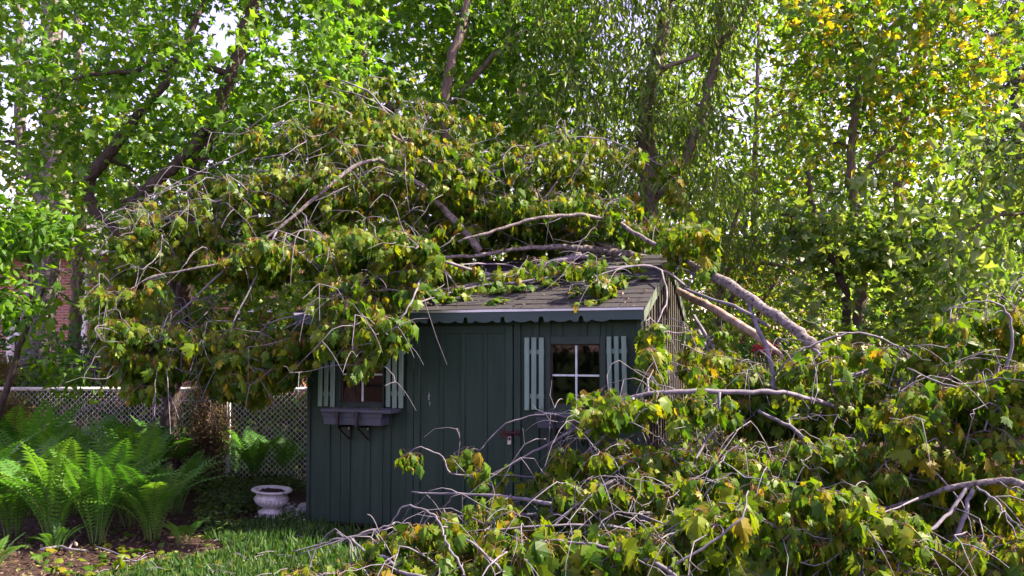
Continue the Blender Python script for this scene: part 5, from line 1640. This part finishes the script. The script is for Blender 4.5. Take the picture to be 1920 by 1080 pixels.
fallen("dark fallen branch spread across the middle of the roof below the ridge",
       [[(1160, 470, 8.4, 7), (1090, 440, 8.4, 6), (1000, 400, 8.4, 5), (920, 390, 8.4, 4)],
        [(1120, 480, 8.2, 6), (1060, 486, 7.9, 6), (990, 505, 'R', 5.5), (940, 512, 'R', 5), (880, 520, 'R', 4)], [(1000, 400, 8.4, 3), (1050, 330, 8.6, 2.5), (1062, 270, 8.7, 2), (1058, 225, 8.7, 1.2)],
        [(1195, 498, 'R', 4), (1110, 508, 'R', 4.5), (1010, 524, 'R', 4), (900, 536, 'R', 3.5), (820, 556, 'R', 2.5), (760, 575, 'R', 1.8)],
        [(1010, 524, 'R', 3), (960, 500, 7.9, 2.5), (880, 494, 7.7, 2.2), (800, 512, 7.5, 2), (740, 540, 7.3, 1.5)]],
       [([(820, 400), (960, 360), (1120, 380), (1200, 430), (1160, 450), (1000, 450), (900, 460), (800, 480)], 7.9, 8.8, 170, 0, False, 0.3), ([(1000, 470), (1190, 470), (1150, 510), (1000, 510)], 7.0, 7.8, 8), ([(780, 480), (1040, 470), (1200, 478), (1190, 500), (1000, 515), (800, 545)], 7.5, 8.7, 85, 0, False, 0.35), ([(800, 540), (880, 528), (900, 545), (810, 565)], 7.2, 7.7, 10, 0, False, 0)], bare=40, seeds=0.5)
fallen("sprig laden branch hanging past the right front corner of the shed",
       [[(1290, 540, 7.3, 4), (1240, 505, 7.1, 3.5), (1180, 500, 7.0, 3), (1110, 520, 6.9, 2)], [(1240, 505, 7.1, 2.5), (1250, 560, 6.6, 2.2), (1228, 620, 6.3, 2), (1225, 690, 6.2, 1.5)]],
       [([(1210, 590), (1236, 590), (1240, 640), (1228, 690), (1205, 660)], 6.1, 6.5, 15), ([(1100, 480), (1150, 480), (1160, 530), (1110, 530)], 6.7, 7.1, 12), ([(1240, 420), (1340, 420), (1340, 500), (1260, 500)], 6.9, 7.8, 30)], bare=14, seeds=0.4, n_single=200)

# ---- leaf sprigs lying on the shingles
for i, (px, py, n_, lab) in enumerate(((925, 545, 16, "leaf sprig on the shingles below the large dark hollow"), (1078, 548, 14, "leaf sprig in the middle of the bare shingles"), (1095, 568, 8, "small leaf sprig at the roof's lower edge near the right"),
                                       (1118, 545, 8, "single drooping sprig on the upper right shingles"), (910, 566, 8, "seedy sprig hanging over the drip edge"), (985, 540, 10, "flattened sprig between the two larger roof sprigs"),
                                       (850, 560, 12, "leaf sprig at the left end of the bare shingles"), (1195, 520, 10, "leaf sprig on the shingles near the right rake"), (1030, 530, 12, "leaf sprig high on the shingles below the limb"))):
    c = R(px, py, 0.035)
    t = thing("leaf_sprig", lab, "sprig", c, 0, "leaf sprigs lying on the roof")
    a = random.uniform(0, 6.28)
    e = np.array((math.cos(a) * 0.16, math.sin(a) * 0.10, 0.0))
    e[2] = (e @ TY) * SL
    obj("stem", MB().tube([-e, np.array((0, 0, 0.01)), e], (0.004, 0.003, 0.002), 5).mesh("stem", M['twig'], True), t)
    s = rng.uniform(-1, 1, n_)
    pos = e[None] * s[:, None] + rnd(n_, 0.02) * np.array((1, 1, 0.4)) + np.array((0, 0, 0.015))
    d = rnd(n_) * np.array((1, 1, 0.2)) + np.array((0, -0.4, -0.15))
    nr = np.array((0, -0.3, 1.0)) + rnd(n_, 0.35)
    single_leaves(t, np.zeros(3), 'maple', M['leaf_fallen'], pos, d, nr, rng.uniform(0.07, 0.12, n_))

# ------------------------------------------------------------------ ferns
def frond(L, arc, tip, seed):
    r = np.random.default_rng(seed)
    n = 27
    s = np.linspace(0, 1, 24)
    x = arc * L * s ** 2.0
    z = L * (s - tip * s ** 3.2)
    y = 0.02 * L * np.sin(s * 3 + seed)
    c = np.stack([x, y, z], -1)
    mb = MB()
    sp = np.linspace(0.10, 0.99, n)
    V, Fc = [], []
    k = 0
    tang = np.gradient(c, axis=0)
    for u in sp:
        i = u * 23
        a = int(min(i, 22))
        f = i - a
        p = c[a] * (1 - f) + c[a + 1] * f
        t = norm(tang[a])
        nn = np.array((-t[2], 0, t[0]))            # upper side faces the middle of the clump
        env = (u / 0.62) ** 1.15 if u < 0.62 else max(0.0, 1 - ((u - 0.62) / 0.40) ** 1.7)
        pl = L * 0.155 * max(env, 0.03) * r.uniform(0.92, 1.08)
        w = L * 0.0165 * (0.55 + 0.5 * env)
        if k:
            Fc += [(k - 10, k - 5, k + 1), (k - 5, k + 6, k + 1)]
        for sd in (-1, 1):
            side = np.array((0, sd, 0.0))
            dd = norm(side + t * 0.28 + nn * (0.18 + r.uniform(-0.1, 0.1)))
            drop = -nn * pl * (0.10 + r.uniform(0, 0.12)) + np.array((0, 0, -0.05 * pl))
            base = p
            m1 = p + dd * pl * 0.45
            end = p + dd * pl + drop
            base = p + side * 0.0025 * L
            V += [base + t * w * 0.5, base - t * w * 0.5, m1 + t * w + nn * 0.001, m1 - t * w, end]
            Fc += [(k, k + 1, k + 3), (k, k + 3, k + 2), (k + 2, k + 3, k + 4)]
            k += 5
    mb.add(V, Fc)
    st = MB().tube(c, np.linspace(0.0075, 0.0015, 24) * L, 5)
    return mb.mesh("frond", M['fern']), st.mesh("rachis", M['fern_stem'], True)


FRONDS = [frond(1.0, a, t, i) for i, (a, t) in enumerate(((0.30, 0.10), (0.45, 0.16), (0.62, 0.24), (0.20, 0.06), (0.80, 0.36), (0.50, 0.12)))]


def fern(px, py, h_px, nf, label, spread=1.0):
    p = G(px, py)
    h = 1.06 * h_px * p[1] / F
    nf += 3
    t = thing("ostrich_fern", label, "fern", (p[0], p[1], -0.02), 0, "ostrich ferns in the bed by the fence")
    a0 = random.uniform(0, 6.28)
    for i in range(nf):
        fi = random.choice((0, 1, 2, 5, 2, 4, 1) if spread <= 1 else (1, 2, 4, 5, 2))
        fm_, sm_ = FRONDS[fi]
        o = obj("frond", fm_, t)
        a = a0 + i * 6.2832 / nf + random.uniform(-0.25, 0.25)
        s = h * random.uniform(0.68, 1.12)
        o.rotation_euler = (random.uniform(-0.14, 0.14), random.uniform(-0.04, 0.15) * spread, a)
        o.location = (0.05 * math.cos(a), 0.05 * math.sin(a), 0)
        o.scale = (s, s, s)
        obj("rachis", sm_, o)
    return t


fern_list = [(-60, 1010, 230, 11, "fern clump cut by the left edge of the bed"), (22, 1005, 215, 12, "front fern clump at the far left"), (100, 1018, 210, 12, "front fern clump second from the left edge"),
             (182, 1016, 205, 13, "front fern clump in the middle of the row"), (285, 1010, 175, 14, "broad front fern clump at the right end of the row"), (240, 985, 200, 11, "tall fern clump just behind the broad front clump"),
             (60, 965, 220, 11, "fern clump in the second row in front of the black tub"), (145, 962, 190, 11, "fern clump in the second row right of the black tub"), (330, 960, 120, 11, "fern clump half hidden behind the broad front clump"),
             (230, 930, 170, 11, "fern clump in the back row left of the leaning trunk"), (305, 915, 150, 12, "fern clump at the foot of the leaning trunk"), (20, 930, 190, 10, "fern clump in the back row below the golden cedar"),
             (480, 905, 115, 11, "shaded fern clump right of the fence post"), (535, 903, 110, 11, "shaded fern clump against the shed corner"), (445, 900, 90, 9, "small shaded fern clump at the foot of the fence post"),
             (-20, 1075, 90, 8, "low fern at the bottom left corner")]
for f_ in fern_list:
    fern(*f_)
for px, py, hp_, lab in ((345, 1020, 70, "small bright fern leaning over the mulch beside the broad clump"), (103, 1030, 60, "tiny fern at the front edge of the bed")):
    fern(px, py, hp_, 6, lab, 1.6)

# ------------------------------------------------------------------ urn, pots, rocks, sticks
up = G(507, 964)
s = up[1] / F
urn = thing("garden_urn", "white fluted garden urn standing beside the shed's left corner", "urn", (up[0], up[1], 0.012))
urn.rotation_euler = (math.radians(1.5), math.radians(4), 0)
px1 = s
prof = [(15, 0), (22, 0), (22, 4), (17, 8), (13, 12), (15, 14), (21, 17), (26, 22), (29.5, 28), (30.5, 33), (29.5, 34), (30.3, 35.2), (29.3, 36.5), (27.8, 38), (27.8, 44), (30, 48), (36, 50), (37.5, 52), (36.5, 54), (32, 54.6), (27.5, 53), (26.5, 48), (26, 46)]
obj("bowl", MB().lathe([(r * s, z * s * 0.82) for r, z in prof], 72, flute=(5, 10, 24, 0.16)).mesh("urn_bowl", M['urn'], True), urn)
gx_, ga_ = np.meshgrid(np.linspace(0, 1, 8), np.linspace(0, 2 * math.pi, 33)[:-1])
sv = np.stack([26.6 * s * gx_ * np.cos(ga_), 26.6 * s * gx_ * np.sin(ga_), 48.5 * s * 0.82 + rng.normal(0, 0.006, gx_.shape)], -1).reshape(-1, 3)
sq = [(i * 8 + j, i * 8 + j + 1, ((i + 1) % 32) * 8 + j + 1, ((i + 1) % 32) * 8 + j) for i in range(32) for j in range(7)]
obj("soil", MB().add(sv, sq).mesh("urn_soil", M['soil']), urn)

for px, py, w_, d, hz_, lab, mt, nm in ((118, 831, 54, 8.75, 0.59, "large black plastic tub hidden among the ferns", 'black_plastic', "plant_tub"), (113, 846, 24, 8.35, 0.53, "small grey pot in front of the black tub among the ferns", 'grey_plastic', "plant_pot")):
    p = P(px, py, d)
    r = w_ * d / F
    zr = p[2]
    t = thing(nm, lab, "pot", (p[0], p[1], 0))
    obj("body", MB().lathe([(r * 0.72, 0.0), (r * 0.9, zr * 0.85), (r * 0.92, zr * 0.88), (r, zr * 0.885), (r * 1.01, zr), (r * 0.93, zr), (r * 0.9, zr * 0.9), (r * 0.85, zr * 0.8)], 36).mesh("pot_body", M[mt], True), t)
    obj("soil", MB().lathe([(r * 0.88, zr * 0.86), (r * 0.4, zr * 0.87), (0.001, zr * 0.86)], 24).mesh("pot_soil", M['soil']), t)


def stone_mesh(seed, mat):
    r = np.random.default_rng(seed)
    mb = MB()
    n, k = 6, 9
    v = [(0, 0, -0.6)]
    for i in range(1, n):
        th_ = math.pi * i / n
        for j in range(k):
            a = 2 * math.pi * j / k
            q_ = 1 + r.normal(0, 0.09)
            v.append((math.sin(th_) * math.cos(a) * q_, math.sin(th_) * math.sin(a) * 0.8 * q_, -math.cos(th_) * 0.6 * q_))
    v.append((0, 0, 0.6))
    f3 = [(0, 1 + (j + 1) % k, 1 + j) for j in range(k)] + [(len(v) - 1, len(v) - 1 - k + j, len(v) - 1 - k + (j + 1) % k) for j in range(k)]
    f4 = [(1 + i * k + j, 1 + i * k + (j + 1) % k, 1 + (i + 1) * k + (j + 1) % k, 1 + (i + 1) * k + j) for i in range(n - 2) for j in range(k)]
    mb.add(v, f4, f3)
    return mb.mesh("stone", mat, True), np.array(v), f4, f3


STN = [stone_mesh(i, M['pebble']) for i in range(5)]
p = G(571, 955)
o = obj("white_rock", STN[0][0], None, (p[0], p[1], 0.03))
o.scale = (0.075, 0.07, 0.06)
tag(o, "white rock against the shed's lower left corner", "rock")
pb = MB()
for i in range(420):
    x = 540 + random.gauss(0, 22)
    y = 966 + random.gauss(0, 9)
    if x > 574 or y < 945:
        continue
    q_ = G(x, y)
    me_, v, f4, f3 = STN[i % 5]
    sc_ = random.uniform(0.010, 0.026)
    a = random.uniform(0, 6.28)
    rot = np.array([[math.cos(a), -math.sin(a), 0], [math.sin(a), math.cos(a), 0], [0, 0, 1]])
    pb.add((v * sc_ * np.array((1, 1, random.uniform(0.6, 1)))) @ rot.T + np.array((q_[0], q_[1], 0.006 + random.uniform(0, 0.02))), f4, f3)
pl_m = leaf_mat("pebble_mix", [(0.0, (0.14, 0.13, 0.14)), (0.4, (0.34, 0.33, 0.35)), (1.0, (0.6, 0.59, 0.6))], trans=0.0, rough=0.8)
obj("pebbles", pb.mesh("pebbles", pl_m, True), kind='stuff')

for path, r0, lab in (([(75, 1036), (112, 1030), (128, 1037), (165, 1037)], 0.014, "grey broken stick lying on the mulch before the ferns"), ([(128, 1036), (140, 1018), (163, 1005), (205, 1010)], 0.009, "thin forked stick rising from the mulch"),
                      ([(180, 1030), (215, 1040), (250, 1058), (275, 1050)], 0.008, "thin dark stick half buried at the lawn edge"), ([(400, 1018), (440, 1008), (455, 1012)], 0.006, "short twig on the mulch right of the ferns")):
    pts = [G(*p_) + np.array((0, 0, 0.015 + random.uniform(0, 0.02))) for p_ in path]
    sp = spline(np.array(pts), 4)
    o = obj("fallen_stick", MB().tube(sp - sp[0], np.linspace(r0, r0 * 0.5, len(sp)), 7).mesh("stick", M['twig'], True), None, sp[0])
    tag(o, lab, "stick", "sticks lying on the mulch")

# ------------------------------------------------------------------ grass, litter, ground cover
def poly_ground(poly, n):
    poly = np.asarray(poly, float)
    lo, hi = poly.min(0), poly.max(0)
    px = rng.uniform(lo[0], hi[0], n * 3)
    py = rng.uniform(lo[1], hi[1], n * 3)
    ok = in_poly(px, py, poly)
    px, py = px[ok][:n], py[ok][:n]
    p = np.array([G(a, b_) for a, b_ in zip(px, py)])
    return p


ge = [(60, 1120), (150, 1086), (250, 1066), (360, 1048), (450, 1026), (520, 1004), (580, 992), (700, 1000), (900, 1012), (1250, 1045), (1500, 1060), (1500, 1180), (60, 1180)]
gp = poly_ground(ge, 26000)
gm = MB()
n_ = len(gp)
gd = np.array((0, 0, 1.0)) + rnd(n_, 0.42)
gd[:, 2] = np.abs(gd[:, 2])
leaves(gm, 'blade', gp + np.array((0, 0, -0.004)), gd, rnd(n_), rng.uniform(0.03, 0.13, n_) * (0.7 + 0.35 * clump_noise(gp * 1.7)))
obj("grass", gm.mesh("grass", M['grass']), kind='stuff')
# sparse grass tongue by the shed's left corner
gp = poly_ground([(380, 1000), (560, 965), (600, 985), (640, 1000), (430, 1030)], 2200)
gm = MB()
n_ = len(gp)
gd = np.array((0, 0, 1.0)) + rnd(n_, 0.5)
gd[:, 2] = np.abs(gd[:, 2])
leaves(gm, 'blade', gp, gd, rnd(n_), rng.uniform(0.05, 0.10, n_))
obj("grass", gm.mesh("grass", M['grass']), kind='stuff')
# ground cover between ferns, urn and shed
cp_ = np.concatenate([poly_ground([(370, 890), (460, 880), (560, 890), (572, 930), (500, 925), (470, 960), (380, 960)], 900), poly_ground([(380, 940), (470, 955), (560, 985), (420, 1010), (370, 990)], 380),
                      poly_ground([(-200, 880), (380, 880), (380, 930), (-200, 960)], 700), poly_ground([(-200, 800), (640, 800), (640, 893), (-200, 893)], 1500)])
n_ = len(cp_)
ok = ~in_shed(cp_ + np.array((0, 0, 0.05))) & ~((np.abs(cp_[:, 0] - G(507, 964)[0]) < 0.26) & (cp_[:, 1] < G(507, 964)[1] + 0.1) & (cp_[:, 1] > G(507, 964)[1] - 0.8))
cp_ = cp_[ok]
n_ = len(cp_)
cm = MB()
pos = np.repeat(cp_, 4, 0) + rnd(n_ * 4, 0.03) * np.array((1, 1, 0.1))
pos[:, 2] = rng.uniform(0.01, 0.13, len(pos))
leaves(cm, 'ovate', pos, rnd(len(pos)) * np.array((1, 1, 0.4)), np.array((0, 0, 1.0)) + rnd(len(pos), 0.5), rng.uniform(0.03, 0.07, len(pos)))
obj("ground_cover", cm.mesh("ground_cover", M['cover']), kind='stuff')
# litter on the mulch
lp = np.concatenate([poly_ground([(-100, 990), (560, 960), (560, 1000), (250, 1075), (150, 1110), (-100, 1140)], 2600), poly_ground([(150, 1085), (620, 1000), (620, 1090), (200, 1120)], 160)])
n_ = len(lp)
lm = MB()
leaves(lm, 'ovate', lp + np.array((0, 0, 0.012)) + rnd(n_, 0.004), rnd(n_) * np.array((1, 1, 0.25)), np.array((0, 0, 1.0)) + rnd(n_, 0.4), rng.uniform(0.012, 0.05, n_))
obj("leaf_litter", lm.mesh("leaf_litter", M['litter']), kind='stuff')
# fresh green leaves blown onto the mulch and lawn
lp = poly_ground([(60, 1010), (560, 970), (640, 1000), (640, 1075), (80, 1085)], 170)
n_ = len(lp)
lm = MB()
leaves(lm, 'maple', lp + np.array((0, 0, 0.03)), rnd(n_) * np.array((1, 1, 0.2)), np.array((0, 0, 1.0)) + rnd(n_, 0.45), rng.uniform(0.06, 0.11, n_))
obj("blown_leaves", lm.mesh("blown_leaves", M['leaf_fallen']), kind='stuff')
rp = [R(px, py, 0.018) for px, py in zip(rng.uniform(640, 1225, 420), 500 + 74 * rng.random(420) ** 0.7)]
rp = np.array([p for p in rp if (p - SHED) @ TX < WID and (p - SHED) @ TY < RIDGE_Y - 0.05])
n_ = len(rp)
lm = MB()
rn = -TY * SL + np.array((0, 0, 1.0))
leaves(lm, 'ovate', rp, rnd(n_) - np.array((0, 0, 0.0)), rn[None] + rnd(n_, 0.25), rng.uniform(0.012, 0.05, n_))
obj("leaf_litter", lm.mesh("roof_litter", M['litter']), kind='stuff')
tp0 = poly_ground([(200, 1060), (560, 1000), (900, 1020), (900, 1100), (200, 1110)], 60)
td = rnd(len(tp0)) * np.array((1, 1, 0.12))
td = norm(td) * rng.uniform(0.06, 0.25, (len(tp0), 1))
tt = np.stack([tp0 + np.array((0, 0, 0.04)), tp0 + td * 0.5 + np.array((0, 0, 0.055)), tp0 + td + np.array((0, 0, 0.045))], 1)
obj("twig_litter", MB().tubes(tt, np.full((len(tt), 3), 0.003), 4).mesh("twig_litter", M['twig']), kind='stuff')
print("objects", len(bpy.data.objects), "tris approx", sum(len(m_.polygons) for m_ in bpy.data.meshes))
